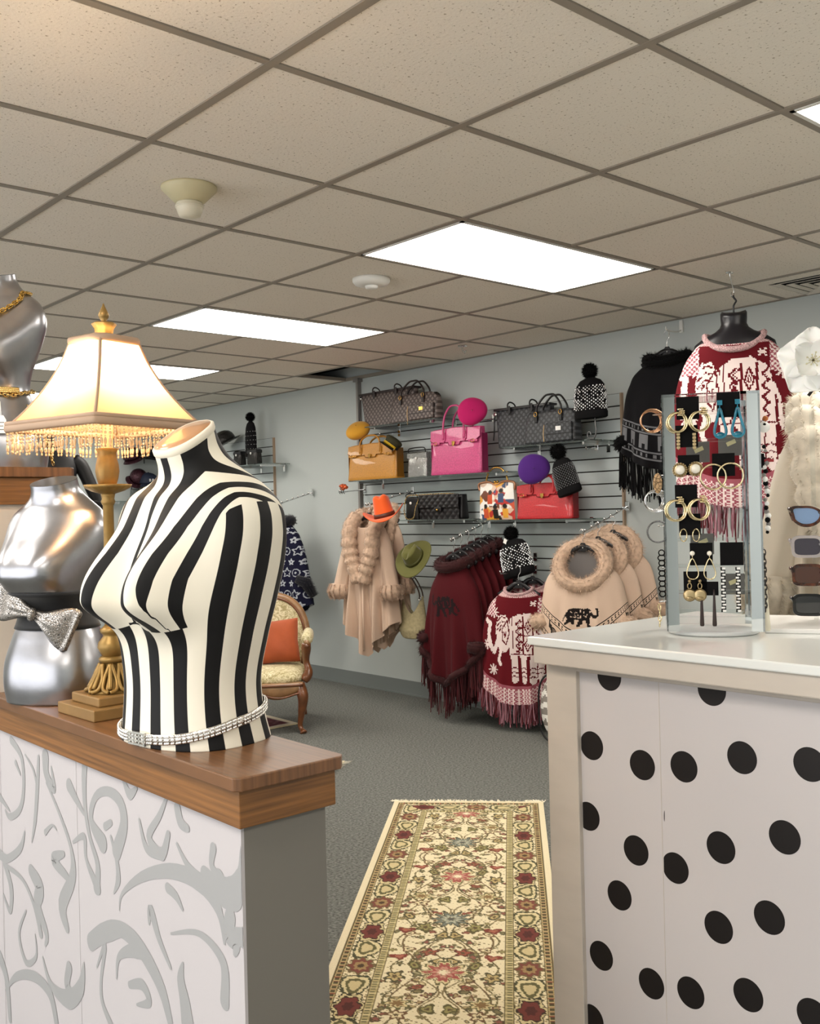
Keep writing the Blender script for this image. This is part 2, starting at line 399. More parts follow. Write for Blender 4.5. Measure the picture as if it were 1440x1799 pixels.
pr.v = [(-.0036-i*1e-7, max(y-lowY0,.0005), min(z,.905)) for i,(x,y,z) in enumerate(pr.v)]
pr.build('scroll_print',M_print,pan[0],label='grey scroll print')
# tall section
tallY0, tallY1 = lowY1, 2.2
tw = thing('tall_half_wall','taller half wall with oak cap carrying the upper silver bust','half wall',(lowX0,tallY0,0))
MB().span((0,0.0,0),(lowX1-lowX0,tallY1-tallY0,1.395)).build('wall_core',mat('half_wall_cream','cdbfae',.6),tw)
a,b = capmb(0,lowX1-lowX0,0,tallY1-tallY0,1.383,trim=.059,top=.022)
a.build('cap_trim',M_oak,tw,bev=.002); b.build('cap_board',M_oaktop,tw,bev=.002)
MB().span((-.003,.001,0),(.002,tallY1-tallY0,1.383)).build('wallpaper_panel',M_paper,tw)
LOWZ = .982; TALLZ = 1.464
# ------------------------------------------------------------------ slat walls
M_slat = mat('slat_paint','b4bcbc',.45,spec=.6)
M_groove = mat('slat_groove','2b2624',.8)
M_edge = mat('slat_edge','a48d76',.6)
M_chrome = mat('chrome','d6d6d6',.12,metal=1)
def slatwall(name,label,y0,y1,z0,z1):
    t = thing(name,label,'slat wall',(XW,y0,z0))
    W_ = y1-y0; n = int(round((z1-z0)/.0762)); p = (z1-z0)/n
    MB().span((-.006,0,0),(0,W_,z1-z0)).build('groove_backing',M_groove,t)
    sm = None
    for k in range(n):
        if sm is None:
            o = MB().span((-.019,0,.004),(-.006,W_,p-.004)).build('slat',M_slat,t,bev=.0015,bseg=1); sm = o.data
        else:
            o = bpy.data.objects.new('slat',sm); COL.objects.link(o); o.parent = t
        o.location = (0,0,k*p)
    MB().span((-.021,-.012,0),(0,0,z1-z0)).build('edge_trim',M_edge,t)
    return t
sA = at(1088,690,0,XW-.02); sB = at(634,700,0,XW-.02)
SZ1 = sA.z; SZ0 = SZ1-.0762*16
slatwall('slat_wall','wide slat wall carrying the glass shelves of handbags',sA.y,sB.y,SZ0,SZ1)
sC = at(478,755,0,XW-.02)
slatwall('slat_wall','far slat wall beyond the striped torso with black glitter caps',sC.y,sC.y+1.83,SZ0,SZ1)
pp = at(632,700,0,XW-.03)
M_post = mat('grey_post','8a8682',.4,metal=.3)
t = thing('corner_post','slim grey post from ceiling down the end of the slat wall','post',(XW-.03,sB.y+.03,1.25))
MB().span((-.008,-.011,0),(.03,.011,CEIL-1.25)).build('post_body',M_post,t)
MB().span((-.02,-.03,CEIL-1.25-.03),(.03,.03,CEIL-1.25-.004)).build('top_bracket',M_post,t)
# ------------------------------------------------------------------ counter
CZ = 1.07; c0 = at(925,1118,2,CZ); cR = at(1190,1071,2,CZ)
CX0, CX1, CY1, CY0 = c0.x, cR.x, c0.y, -2.6
M_cframe = mat('counter_paint','c4baae',.5,noise=(7,.05),stretch=(1,1,3))
M_ctop = mat('counter_top','e2e4e0',.22,coat=.3)
M_pan = mat('dotted_paper','cac4c3',.5)
M_dot = mat('dot_print','161110',.5)
ct = thing('display_counter','white painted display counter with a black polka dot front','counter',(CX0,CY1,0))
D_ = CX1-CX0; Ly = CY1-CY0
MB().span((0,-Ly,CZ-.018),(D_,0,CZ)).build('counter_top',M_ctop,ct,bev=.003)
MB().span((.008,-Ly,CZ-.058),(D_-.008,-.010,CZ-.018)).build('top_moulding',M_cframe,ct,bev=.003)
fx = .045
MB().span((fx+.02,-Ly,0),(D_-.03,-.03,CZ-.058)).build('carcass',M_cframe,ct)
ysl = at(962,1300,0,CX0+fx).y-CY1; ysr = at(1014,1300,0,CX0+fx).y-CY1
MB().span((fx,ysr,0),(fx+.06,ysl,CZ-.058)).build('stile',M_cframe,ct,bev=.002)
zt = at(1013,1180,0,CX0+fx).z
MB().span((fx,-Ly,zt),(fx+.03,ysr,CZ-.058)).build('top_rail',M_cframe,ct,bev=.002)
dp = MB().span((fx+.012,-Ly,0),(fx+.03,ysr,zt)).build('front_panel',M_pan,ct)
DOTS = [(1070,1188),(1250,1212),(1039,1310),(1128,1344),(1201,1347),(1303,1331),(1422,1343),(1033,1434),(1378,1471),(1117,1494),(1266,1489),(1186,1525),(1088,1573),(1351,1612),(1262,1629),(1056,1679),(1144,1728),(1213,1744),(1314,1748),(1040,1790),(1428,1785)]
dr = at(1117,1494,0,CX0+fx+.012)-at(1117,1468,0,CX0+fx+.012); rad = abs(dr.z)
v = [(fx+.0117,at(1161+.8*cos(q)*(1.5 if cos(q)<0 else .4),1436+10*sin(q),0,CX0+fx).y-CY1,at(1161,1436+10*sin(q),0,CX0+fx).z) for q in np.linspace(0,2*pi,16,endpoint=False)]
MB().add(v,[tuple(range(16))],0,False).build('dot',M_dot,dp)
ys_ = at(1164,1500,0,CX0+fx+.012).y-CY1
MB().span((fx+.0114,ys_-.0004,0),(fx+.0121,ys_+.0004,zt)).build('panel_seam',M_cframe,dp)
for (px,py) in DOTS:
    p = at(px,py,0,CX0+fx+.012); cy,cz = p.y-CY1, p.z
    v = []
    for k in range(40):
        a_ = 2*pi*k/40; v.append((fx+.0117, min(cy+rad*cos(a_),ysr-.0005) if px>1000 else 0, min(cz+rad*sin(a_),zt-.0005)))
    if px == 1186: lim = at(1166,1525,0,CX0+fx+.012).y-CY1; v = [(x,min(y,lim),z) for x,y,z in v]
    MB().add(v,[tuple(range(40))],0,False).build('dot',M_dot,dp)

# dots of the front beyond the frame
rd_ = random.Random(8); yy_ = at(1440,1500,0,CX0+fx+.012).y-CY1
for a_ in range(9):
    for b_ in range(5):
        cy,cz = yy_-.12-.17*a_+rd_.uniform(-.03,.03), .10+.19*b_+(.09 if a_%2 else 0)+rd_.uniform(-.02,.02)
        if cz+rad > zt or cy < -Ly+.05: continue
        MB().add([(fx+.0117,cy+rad*cos(q),cz+rad*sin(q)) for q in np.linspace(0,2*pi,32,endpoint=False)],[tuple(range(32))],0,False).build('dot',M_dot,dp)
# ================================================================== STRIPED TORSO
def torso_mesh(H, zs, A, B, YC, bust, nphi=200, nz=200, pw=2.5, tilt=0, flare=0):
    Z = np.linspace(0,H,nz); a = spl(zs,A,Z); b = spl(zs,B,Z); yc = spl(zs,YC,Z)
    ph = np.linspace(0,2*pi,nphi,endpoint=False); c, s_ = np.cos(ph), np.sin(ph)
    ex = np.sign(c)*np.abs(c)**(2/pw); ey = np.sign(s_)*np.abs(s_)**(2/pw)
    X = a[:,None]*ex[None]; Y = yc[:,None]+b[:,None]*ey[None]; ZZ = np.repeat(Z[:,None],nphi,1)
    front = ss(.1,-.7,ey)[None]        # 1 on the front
    for (bx,bz,h,sx,su,sd) in bust:
        dz = ZZ-bz; sg = np.where(dz>0,su,sd)
        e = np.exp(-np.abs((X-bx)/sx)**2.2-np.abs(dz/sg)**2.2)
        Y = Y - h*e*front
    t = ss(.8*H,H,ZZ)*tilt
    ZZ = ZZ + t*(Y-yc[:,None])
    return X,Y,ZZ,a,b,yc,ex,ey
def torso_mb(X,Y,Z):
    nz,n = X.shape; mb = MB()
    V = np.stack([X,Y,Z],-1).reshape(-1,3); mb.v = [tuple(p) for p in V]
    for i in range(nz-1):
        for j in range(n): mb.f.append((i*n+j,i*n+(j+1)%n,(i+1)*n+(j+1)%n,(i+1)*n+j))
    mb.f.append(tuple(range(n-1,-1,-1))); 
    mb.m = [0]*len(mb.f); mb.s = [True]*len(mb.f); mb.s[-1] = False
    return mb
H = .490
zs = [0,.04,.09,.17,.235,.30,.345,.375,.395,.415,.432,.45,.47,H]
A_ = [.129,.121,.117,.129,.144,.157,.160,.155,.144,.118,.084,.060,.049,.047]
B_ = [.103,.098,.095,.103,.110,.110,.104,.098,.090,.077,.064,.053,.047,.045]
YC = [-.002,-.005,-.006,-.001,.006,.014,.019,.020,.020,.018,.013,.006,-.002,-.010]
X,Y,Z,a_,b_,yc_,ex,ey = torso_mesh(H,zs,A_,B_,YC,[(.056,.240,.078,.043,.095,.046),(-.056,.240,.078,.043,.095,.046)],tilt=.62,nphi=240,nz=240)
# arc-length coordinate round the waist, 0 at the front centre
wa, wb = .134,.102
ph = np.linspace(-pi/2,3*pi/2,2001); xx = wa*np.sign(np.cos(ph))*np.abs(np.cos(ph))**(2/2.5); yy = wb*np.sign(np.sin(ph))*np.abs(np.sin(ph))**(2/2.5)
arc = np.concatenate([[0],np.cumsum(np.hypot(np.diff(xx),np.diff(yy)))])
PER = arc[-1]/14
phv = np.linspace(0,2*pi,240,endpoint=False); q = np.where(phv > 1.5*pi, phv-2*pi, phv)
sa = np.interp(q, ph, arc)/PER
sa = np.where(sa > 7, 14-sa, sa); S_arc = np.repeat(sa[None],240,0)
Z0 = np.repeat(np.linspace(0,H,240)[:,None],240,1)
ax = np.abs(X)
axe = ax - np.where((Y > -.018)&(Z0 > .36),(Y+.018)*(.9-.55*ss(.05,.13,ax)),0)
zt_ = [.17,.19,.205,.235,.27,.31,.35,.37,.40,.43,.46,.50]
qA = np.interp(Z0,zt_,[.060,.060,.058,.050,.044,.037,.037,.038,.041,.041,.043,.042])
qB = np.interp(Z0,zt_,[.077,.077,.077,.076,.076,.077,.084,.093,.106,.112,.116,.11])
qC = np.interp(Z0,zt_,[.094,.094,.095,.098,.101,.109,.117,.123,.134,.143,.15,.15])
S_up = np.where(axe < qA, axe/qA, np.where(axe < qB, 1+(axe-qA)/(qB-qA), 2+(axe-qB)/(qC-qB)))
vw = .02+.98*ss(.205,.265,Z0); vw = np.where(ey[None] < 0, vw, 1); dq = S_up-2
S_up = np.where(np.abs(dq) < .5, 2+np.clip(dq/vw,-.5,.5), S_up)
cw = np.where(Z0 > .2, .15+.75*ss(.30,.44,Z0), 1.0); S_up = np.where(S_up < .5, np.clip(S_up/cw,0,.5), S_up)
S_up = np.minimum(S_up,3.5)
xs_ = np.interp(Z0,[.19,.258,.302,.353,.375,.388,.40],[.110,.1165,.1235,.1300,.137,.151,.4])
side = (ax-xs_)*8
und = (.197-.010*np.cos(np.clip((ax-.056)/.05,-1,1)*pi/2)) - Z0     # under-bust seam
reg = np.maximum(side, und*12)
reg = np.where((ey[None] > .1) & (Z0 < .34), 1.0, reg)
S_arc = S_arc+.5
mb = torso_mb(X,Y,Z)
M_st = bpy.data.materials.new('striped_jersey'); M_st.use_nodes = True
nt = M_st.node_tree; N = nt.nodes; L = nt.links; bs = N['Principled BSDF']; bs.inputs['Roughness'].default_value = .62; bs.inputs['Specular IOR Level'].default_value = .25
bs.inputs['Sheen Weight'].default_value = .03
at_ = N.new('ShaderNodeAttribute'); at_.attribute_name = 'S'; sx_ = N.new('ShaderNodeSeparateXYZ'); L.new(at_.outputs['Vector'], sx_.inputs[0])
def mth(op,a,b=None,c=None):
    n = N.new('ShaderNodeMath'); n.operation = op
    for k,v in enumerate((a,b,c)):
        if v is None: continue
        if isinstance(v,(int,float)): n.inputs[k].default_value = v
        else: L.new(v,n.inputs[k])
    return n.outputs[0]
g = mth('GREATER_THAN',sx_.outputs[2],0.0)
sv = mth('ADD',mth('MULTIPLY',sx_.outputs[1],g),mth('MULTIPLY',sx_.outputs[0],mth('SUBTRACT',1.0,g)))
fr = mth('ABSOLUTE',mth('SUBTRACT',mth('FRACT',mth('ADD',sv,.5)),.5))     # distance to the nearest integer
mr = N.new('ShaderNodeMapRange'); L.new(fr,mr.inputs[0]); mr.inputs[1].default_value = .228; mr.inputs[2].default_value = .236
mx = N.new('ShaderNodeMix'); mx.data_type = 'RGBA'; mx.inputs[6].default_value = (*lin('0a090a'),1); mx.inputs[7].default_value = (*lin('e3dccb'),1)
L.new(mr.outputs[0],mx.inputs[0]); L.new(mx.outputs[2],bs.inputs['Base Color'])
TX,TY = -.478,-.435
T = thing('mannequin_torso','black and white striped mannequin torso standing on the oak cap','mannequin',(TX,TY,LOWZ),radians(-80))
o = mb.build('torso_body',M_st,T)
at2 = o.data.attributes.new('S','FLOAT_VECTOR','POINT'); at2.data.foreach_set('vector', np.stack([S_up,S_arc,reg],-1).astype(np.float32).ravel())
# neck block
M_neck = mat('neck_wood','b98a62',.3,coat=.4); M_capw = mat('neck_rim','e0d8c6',.6)
top = [(X[-1,j],Y[-1,j],Z[-1,j]) for j in range(0,240,4)]
cx_ = np.mean([p[0] for p in top]); cy_ = np.mean([p[1] for p in top]); cz_ = np.mean([p[2] for p in top])
def ringk(k,dz): return [(cx_+(p[0]-cx_)*k, cy_+(p[1]-cy_)*k-dz*.4, p[2]*1+(cz_-p[2])*(1-k)+dz) for p in top]
MB().loft([ringk(1.0,-.001),ringk(1.03,.002),ringk(1.03,.009),ringk(.95,.012),ringk(.93,.010)],capt=False).build('neck_rim',M_capw,T)
MB().loft([ringk(.945,.004),ringk(.94,.0115),ringk(.5,.0125)],capt=True).build('neck_block',M_neck,T)
# rhinestone belt round the foot of the torso
M_rh = mat('rhinestone','f4f2ee',.08,metal=.85); M_silver = mat('silver_setting','cfcac2',.25,metal=1)
bt = thing('rhinestone_belt','sparkling rhinestone belt round the foot of the striped torso','belt',(TX,TY,LOWZ),radians(-80))
def belt_path(phi):      # slopes: lower at the front
    zz = .034+.020*sin(phi)+.006*cos(phi); k = np.interp(zz,np.linspace(0,H,240),np.arange(240)); k = int(k)
    n_ = 240; j = int((phi%(2*pi))/(2*pi)*n_)%n_
    return Vector((X[k,j]*1.02, Y[k,j]*1.02, zz))
band = MB(); st = MB(); nst = 170
pth = [belt_path(2*pi*k/nst) for k in range(nst)]
for row in range(3):
    for k in range(nst):
        p = pth[k]; d = Vector((p.x,p.y,0)).normalized()
        st.ball(p+Vector((0,0,(row-1)*.0052))+d*.0028,.0023,0,6)
v = [tuple(p+Vector((0,0,-.008))) for p in pth]+[tuple(p+Vector((0,0,.008))) for p in pth]
band.add(v,[(k,(k+1)%nst,(k+1)%nst+nst,k+nst) for k in range(nst)])
band.build('band',M_silver,bt,solid=.0015); st.build('rhinestones',M_rh,bt,kind='stuff')
bk = MB(); p0 = belt_path(radians(-92)); 
for dx in (-.019,-.0065,.0065,.019): bk.box((dx,0,0),(.0035,.004,.017))
for dz in (-.009,-.003,.003,.009): bk.box((0,0,dz),(.042,.004,.003))
bk.build('buckle',M_rh,bt,loc=p0+Vector((0,-.004,0)))
# ================================================================== SILVER TORSOS
M_sil = mat('silver_leaf','a4a4a8',.29,metal=1,bump=(45,.12,.002),noise=(16,.10))
Hs = .445
zs2 = [0,.035,.075,.125,.180,.220,.262,.295,.33,.365,.385,.400,.415,.43,Hs]
A2 = [.106,.110,.108,.094,.074,.078,.094,.106,.114,.108,.094,.074,.056,.049,.048]
B2 = [.088,.094,.092,.076,.058,.060,.066,.068,.066,.060,.056,.050,.045,.041,.040]
Y2 = [0,0,0,0,0,.002,.004,.006,.010,.012,.012,.010,.006,.002,-.002]
X2,Yq,Z2,*_ = torso_mesh(Hs,zs2,A2,B2,Y2,[(.045,.258,.058,.052,.075,.050),(-.045,.258,.058,.052,.075,.050)],tilt=.3,nphi=120,nz=120,pw=2.15)
def silver(name_label,loc,rz):
    t = thing('silver_torso',name_label,'mannequin',loc,rz,'silver display torsos'); return t
S1 = silver('silver leaf torso with a sequin bow, beside the lamp foot',(-.498,.090,LOWZ),radians(-60))
torso_mb(X2,Yq,Z2).build('torso_body',M_sil,S1)
tp = [(X2[-1,j],Yq[-1,j],Z2[-1,j]) for j in range(0,120,4)]
MB().add([(x,y,z+.0005) for x,y,z in tp],[tuple(range(len(tp)))],0,False).build('neck_top',M_sil,S1)
S2 = clone(S1,(-.50,.402,TALLZ),radians(-52),'silver leaf torso wearing gold chains, on the taller half wall')
# belt with bow on the lower torso
M_blk = mat('black_elastic','0b0a0b',.6,sheen=.3)
M_seq = mat('silver_sequin','b9b3ac',.28,metal=.9,voro=(260,.9))
bw = thing('bow_belt','wide black elastic belt with a silver sequin bow on silver torso','belt',(-.498,.090,LOWZ),radians(-60))
rings = []
for zz in np.linspace(.146,.222,10):
    k = int(zz/Hs*119); rings.append([(X2[k,j]*1.025,Yq[k,j]*1.03,zz) for j in range(0,120,3)])
MB().loft(rings).build('belt_band',M_blk,bw,solid=.003)
def bow_half(sg):
    m = MB(); nu,nv = 14,10; V = []
    for i in range(nu+1):
        u = i/nu; hh = lerp(.010,.044,ss(0,.9,u))*(1-.12*ss(.9,1,u)); 
        for j in range(nv+1):
            w_ = j/nv*2-1
            y = -.016*sin(pi*min(u*1.05,1))*(1-w_*w_*.55)-.004*cos(w_*9)*(1-u)*.8+.012*u
            V.append((sg*(.004+.078*u-.010*abs(w_)*u*0+.004*w_*u)*1.15, y, w_*hh*1.05-.010*u*sg*0))
    m.add(V,[(i*(nv+1)+j,(i+1)*(nv+1)+j,(i+1)*(nv+1)+j+1,i*(nv+1)+j+1) for i in range(nu) for j in range(nv)])
    m2 = [(x,-y*.3+.014*(1-abs(x)/.08)+.008,z*.98) for x,y,z in V]
    m.add(m2,[(i*(nv+1)+j,i*(nv+1)+j+1,(i+1)*(nv+1)+j+1,(i+1)*(nv+1)+j) for i in range(nu) for j in range(nv)])
    return m
by = float(Yq[int(.185/Hs*119),90])-.016
for sg in (-1,1):
    bow_half(sg).build('bow_loop',M_seq,bw,loc=(0.004,by,.180),rot=(0,radians(22),0),solid=.001)
MB().ball((0,0,0),.013,0,12,sc=(.7,.8,1.1)).build('bow_knot',M_seq,bw,loc=(0.004,by-.004,.180),rot=(0,radians(18),0))
# gold chains on the upper torso
M_gold = mat('gold','c4a155',.22,metal=1); M_goldp = mat('pale_gold','d8b878',.25,metal=1)
def chain(mb, pts, r, n, m=0):
    P = curve(pts,n*4); P = [Vector(p) for p in P]; 
    L_ = [0]; 
    for k in range(1,len(P)): L_.append(L_[-1]+(P[k]-P[k-1]).length)
    for k in range(n):
        d = L_[-1]*(k+.5)/n; i = max(1,min(len(P)-1,int(np.searchsorted(L_,d)))); c = P[i]; t = (P[i]-P[i-1]).normalized()
        up = Vector((0,0,1)) if k%2 else t.orthogonal().normalized()
        e2 = t.cross(up); 
        if e2.length < 1e-6: e2 = t.orthogonal()
        e2.normalize()
        lk = [c+t*(1.5*r*cos(q))+e2*(r*.9*sin(q)) for q in np.linspace(0,2*pi,8,endpoint=False)]
        mb.tube(lk,r*.34,4,m,closed=True)
def surf(X_,Y_,Z_,Hh,phi,z,off=.004):
    n = X_.shape[1]; k = int(np.clip(z/Hh,0,1)*(X_.shape[0]-1)); j = int((phi%(2*pi))/(2*pi)*n)%n
    p = Vector((X_[k,j],Y_[k,j],Z_[k,j])); d = Vector((p.x,p.y,0)); d.normalize(); return p+d*off
nk_ = thing('gold_necklace','gold bead chain round the neck of the upper silver torso','necklace',(-.50,.402,TALLZ),radians(-52))
m = MB(); pts = [surf(X2,Yq,Z2,Hs,q, .405-.075*max(0,-sin(q))**3,.006) for q in np.linspace(0,2*pi,28,endpoint=False)]; pts.append(pts[0])
chain(m,pts,.0052,64); m.build('chain',M_gold,nk_)
wc = thing('waist_chain','gold chain belt with a white tag round the upper silver torso','belt',(-.50,.402,TALLZ),radians(-52))
m = MB(); pts = [surf(X2,Yq,Z2,Hs,q,.176+.008*sin(2*q),.006) for q in np.linspace(0,2*pi,28,endpoint=False)]; pts.append(pts[0])
chain(m,pts,.0050,56); 
for k in range(40): m.ball(surf(X2,Yq,Z2,Hs,-1.1+k*.017,.178+.004*sin(k*2.1),.007),.004,0,6)
m.build('chain',M_goldp,wc)
m = MB(); pts = [surf(X2,Yq,Z2,Hs,-.3,.145,.008),surf(X2,Yq,Z2,Hs,-.05,.10,.008),surf(X2,Yq,Z2,Hs,.1,.055,.010),surf(X2,Yq,Z2,Hs,.2,.012,.018)]; chain(m,pts,.0042,26); m.build('hanging_chain',M_goldp,wc)
M_tag = mat('paper_tag','f1efe9',.6); M_ink = mat('ink','4a4745',.7)
pt_ = surf(X2,Yq,Z2,Hs,-1.0,.118,.020)
tg = MB().poly([(-.011,-.040),(.011,-.040),(.011,-.010),(.005,0),(-.005,0),(-.011,-.010)],.0008).build('price_tag',M_tag,wc,loc=pt_,rot=(radians(-8),0,radians(20)))
m = MB()
for k in range(3): m.box((0,-.0006,-.016-.008*k),(.014-.003*(k%2),.0003,.0016))
m.build('tag_print',M_ink,tg)
MB().tube([pt_+Vector((0,0,-.002)),surf(X2,Yq,Z2,Hs,-1.0,.15,.006)],.0008,5).build('tag_string',M_tag,wc)
# ================================================================== TABLE LAMP
M_lg = mat('lamp_gold','92743f',.40,metal=.5,noise=(28,.22)); M_lg2 = mat('lamp_plinth','88693c',.5,metal=.25,noise=(20,.12))
lp = thing('table_lamp','lit gilt table lamp with a beaded fabric shade between the torsos','lamp',(-.484,-.130,LOWZ),radians(2))
MB().box((0,0,.0105),(.150,.150,.021)).build('plinth_lower',M_lg2,lp,bev=.002)
MB().box((0,0,.030),(.112,.112,.018)).build('plinth_upper',M_lg2,lp,bev=.003)
MB().lathe([(.044,.039),(.040,.044),(.030,.060),(.022,.078),(.017,.090),(.019,.094),(.024,.097),(.024,.102),(.019,.106)],32).build('foot',M_lg,lp)
for k in range(8):
    a = 2*pi*k/8+.2; f = MB()
    out = [(.021,.092),(.027,.080),(.034,.064),(.043,.048),(.049,.043)]
    for sgn in (-1,1):
        f.tube(curve([(r*cos(a+sgn*wd), r*sin(a+sgn*wd), z) for (r,z),wd in zip(out,(.05,.22,.34,.28,.03))],16),.0038,6)
    f.tube(curve([(r*cos(a),r*sin(a),z) for r,z in out[:4]],10),.0045,6)
    f.build('acanthus_leaf',M_lg,lp)
MB().lathe([(.016,.104),(.021,.112),(.026,.122),(.024,.132),(.016,.142),(.015,.146),(.020,.150),(.021,.156),(.016,.160),(.013,.163)],28).build('turned_knop',M_lg,lp)
MB().lathe([(.0125,.160),(.0105,.175),(.0098,.39),(.0115,.393),(.0135,.398),(.0115,.403),(.0125,.408),(.014,.414)],24).build('column',M_lg,lp)
MB().lathe([(.012,.412),(.030,.418),(.041,.424),(.044,.430),(.040,.429),(.026,.425),(.012,.425)],60,flute=lambda a,z:.025*sin(a*20)*(z>.416)).build('bobeche_dish',M_lg,lp)
MB().lathe([(.013,.425),(.016,.430),(.0195,.442),(.0215,.455),(.0205,.468),(.0175,.480),(.0165,.490),(.0205,.498),(.019,.4985),(.014,.492)],48,flute=lambda a,z:.05*abs(sin(a*3))-.02).build('tulip_vase',M_lg,lp)
MB().lathe([(.0135,.492),(.0115,.50),(.0115,.552),(.010,.556)],20).build('candle_sleeve',mat('ivory_sleeve','d9c39a',.5),lp)
MB().lathe([(.003,.55),(.003,.70)],8).build('centre_rod',M_lg,lp)
# bulbs
M_bulb = mat('lamp_bulb','ffe0b4',.3,emit=30)
for k,sg in enumerate((-1,1)):
    a = radians(20); p = Vector((sg*.052*cos(a),sg*.052*sin(a),.605))
    MB().lathe([(.010,-.045),(.012,-.02),(.024,.005),(.022,.024),(.008,.034)],16).build('bulb',M_bulb,lp,loc=p)
    MB().tube([(0,0,.555),(p.x,p.y,.56),(p.x,p.y,.572)],.006,8).build('socket_arm',M_lg,lp)
    l = bpy.data.lights.new('bulb_light','POINT'); l.energy = BULB_W*.5; l.color = (1,.72,.45); l.shadow_soft_size = .03
    ob = bpy.data.objects.new('bulb_light',l); COL.objects.link(ob); ob.parent = lp; ob.location = p+Vector((0,0,.005+.036))
# shade: four bell panels, cut corners
M_sh = bpy.data.materials.new('shade_silk'); M_sh.use_nodes = True
nt = M_sh.node_tree; N = nt.nodes; L = nt.links; N.remove(N['Principled BSDF'])
d1 = N.new('ShaderNodeBsdfDiffuse'); d2 = N.new('ShaderNodeBsdfTranslucent'); mxs = N.new('ShaderNodeMixShader'); mxs.inputs[0].default_value = .50
d1.inputs[0].default_value = (*lin('d8b88c'),1); d2.inputs[0].default_value = (*lin('f0d3aa'),1)
L.new(d1.outputs[0],mxs.inputs[1]); L.new(d2.outputs[0],mxs.inputs[2]); L.new(mxs.outputs[0],N['Material Output'].inputs[0])
M_trim = mat('shade_trim','a58a72',.6)
RZ = radians(12)
SHZ0, SHZ1 = .537,.700
def shw(t): return lerp(.128,.050,spl([0,.2,.45,.75,1],[0,.30,.60,.86,1],t))
sh = bpy.data.objects.new('lamp_shade',None); 
def sq(h, cut, z, n=5):     # square ring with cut corners
    pts = []
    for k in range(4):
        a0 = k*pi/2
        for t in np.linspace(-1,1,n):
            x,y = h, (h-cut)*t
            pts.append((x*cos(a0)-y*sin(a0), x*sin(a0)+y*cos(a0), z))
    return pts
rg = [sq(shw(t),.002+.012*t,lerp(SHZ0,SHZ1,t)) for t in np.linspace(0,1,20)]
shade = MB().loft(rg).build('lamp_shade',M_sh,lp,rot=(0,0,RZ))
for k in range(4):
    a0 = k*pi/2+pi/4; pts = []
    for t in np.linspace(0,1,16):
        h = shw(t); c_ = .002+.012*t; r = (h-c_/2)*sqrt(2)+.001
        pts.append((r*cos(a0),r*sin(a0),lerp(SHZ0,SHZ1,t)))
    MB().tube(pts,.0032,6).build('corner_braid',M_trim,shade)
def rim(h,cut,z,r,nm):
    p = sq(h,cut,z,6); MB().tube(p,r,6,closed=True,flat=1.9).build(nm,M_trim,shade)
rim(shw(0)+.001,.003,SHZ0,.0042,'bottom_braid'); rim(shw(0)+.0015,.003,SHZ0+.009,.0022,'bottom_piping'); rim(shw(1)+.001,.014,SHZ1,.004,'top_braid')
MB().box((0,0,SHZ1-.004),(.1,.005,.004)).box((0,0,SHZ1-.004),(.005,.1,.004)).build('spider',M_lg,shade)
# finial
MB().lathe([(.016,SHZ1+.0),(.0145,SHZ1+.014),(.016,SHZ1+.026),(.0215,SHZ1+.034),(.019,SHZ1+.037),(.010,SHZ1+.034)],32,flute=lambda a,z:.10*abs(sin(a*4))).build('finial_crown',M_lg,lp)
MB().lathe([(.008,SHZ1+.034),(.010,SHZ1+.038),(.005,SHZ1+.041),(.009,SHZ1+.047),(.0105,SHZ1+.052),(.007,SHZ1+.060),(.003,SHZ1+.068),(.001,SHZ1+.074)],20,m=0).build('finial',M_lg,lp)
# bead fringe
M_bead = mat('amber_bead','e6c9a0',.15,trans=.45,ior=1.3,spec=.6)
bm_ = MB()
for (z,r,l) in ((-.004,.0022,1.2),(-.010,.0016,1.3),(-.016,.0026,1.2),(-.0225,.0018,1.2),(-.031,.0030,2.3),(-.040,.0022,1.3)):
    bm_.ball((0,0,z),r,0,6,sc=(1,1,l))
pd = None
fr_ = MB(); 
for k in range(4):
    a0 = k*pi/2; h = shw(0)
    for t in np.linspace(-.97,.97,26):
        x,y = h,h*t; loc = (x*cos(a0)-y*sin(a0),x*sin(a0)+y*cos(a0),SHZ0-.004-.002*random.random())
        if pd is None: o = bm_.build('bead_strand',M_bead,shade); pd = o.data
        else: o = bpy.data.objects.new('bead_strand',pd); COL.objects.link(o); o.parent = shade
        o.location = loc; o.rotation_euler = (random.uniform(-.08,.08),random.uniform(-.08,.08),0)
# ================================================================== GLASS SHELVES + HOOKS on the slat wall
RW = radians(-90)                       # things on the right wall: local -Y faces the room, local +X runs towards the camera end
M_glass = mat('shelf_glass','cfdad6',.06,trans=.92,ior=1.12,spec=.6)
M_plast = mat('black_plastic','121114',.35)
SF = XW-.019                            # face of the slats
def wp(px,py,off=0): return at(px,py,0,SF-off)
def shelf(label, px0,py0,px1,py1, depth=.28, brk=None):
    # front edge given in pixels
    a = wp(px0,py0,depth); b = wp(px1,py1,depth); z = (a.z+b.z)/2
    L_ = abs(a.y-b.y); t = thing('glass_shelf',label,'shelf',(SF,max(a.y,b.y),z),RW,'glass shelves on the slat walls')
    MB().span((0,-depth,-.008),(L_,-.004,0)).build('glass_pane',M_glass,t)
    for x in (.09,L_-.09):
        bk = MB().poly([(0,-.03),(.012,-.03),(.012,.0),(0,0)],.001)
        m = MB().box((0,-.12,-.016),(.014,.24,.016)).box((0,.0,-.03),(.026,.008,.07))
        m.build('bracket',M_chrome,t,loc=(x,0,0))
    return t
def shelf_z(t): return t.location.z+.0005
sh1 = shelf('glass shelf under the brown monogram bags',640,747,768,737,.26)
sh2 = shelf('long glass shelf under the mustard and pink bags',612,842,886,831,.26)
sh3 = shelf('glass shelf under the quilted black flap bag',702,914,832,911,.24)
shR1 = shelf('glass shelf under the charcoal monogram bags',880,785,1042,772,.26)
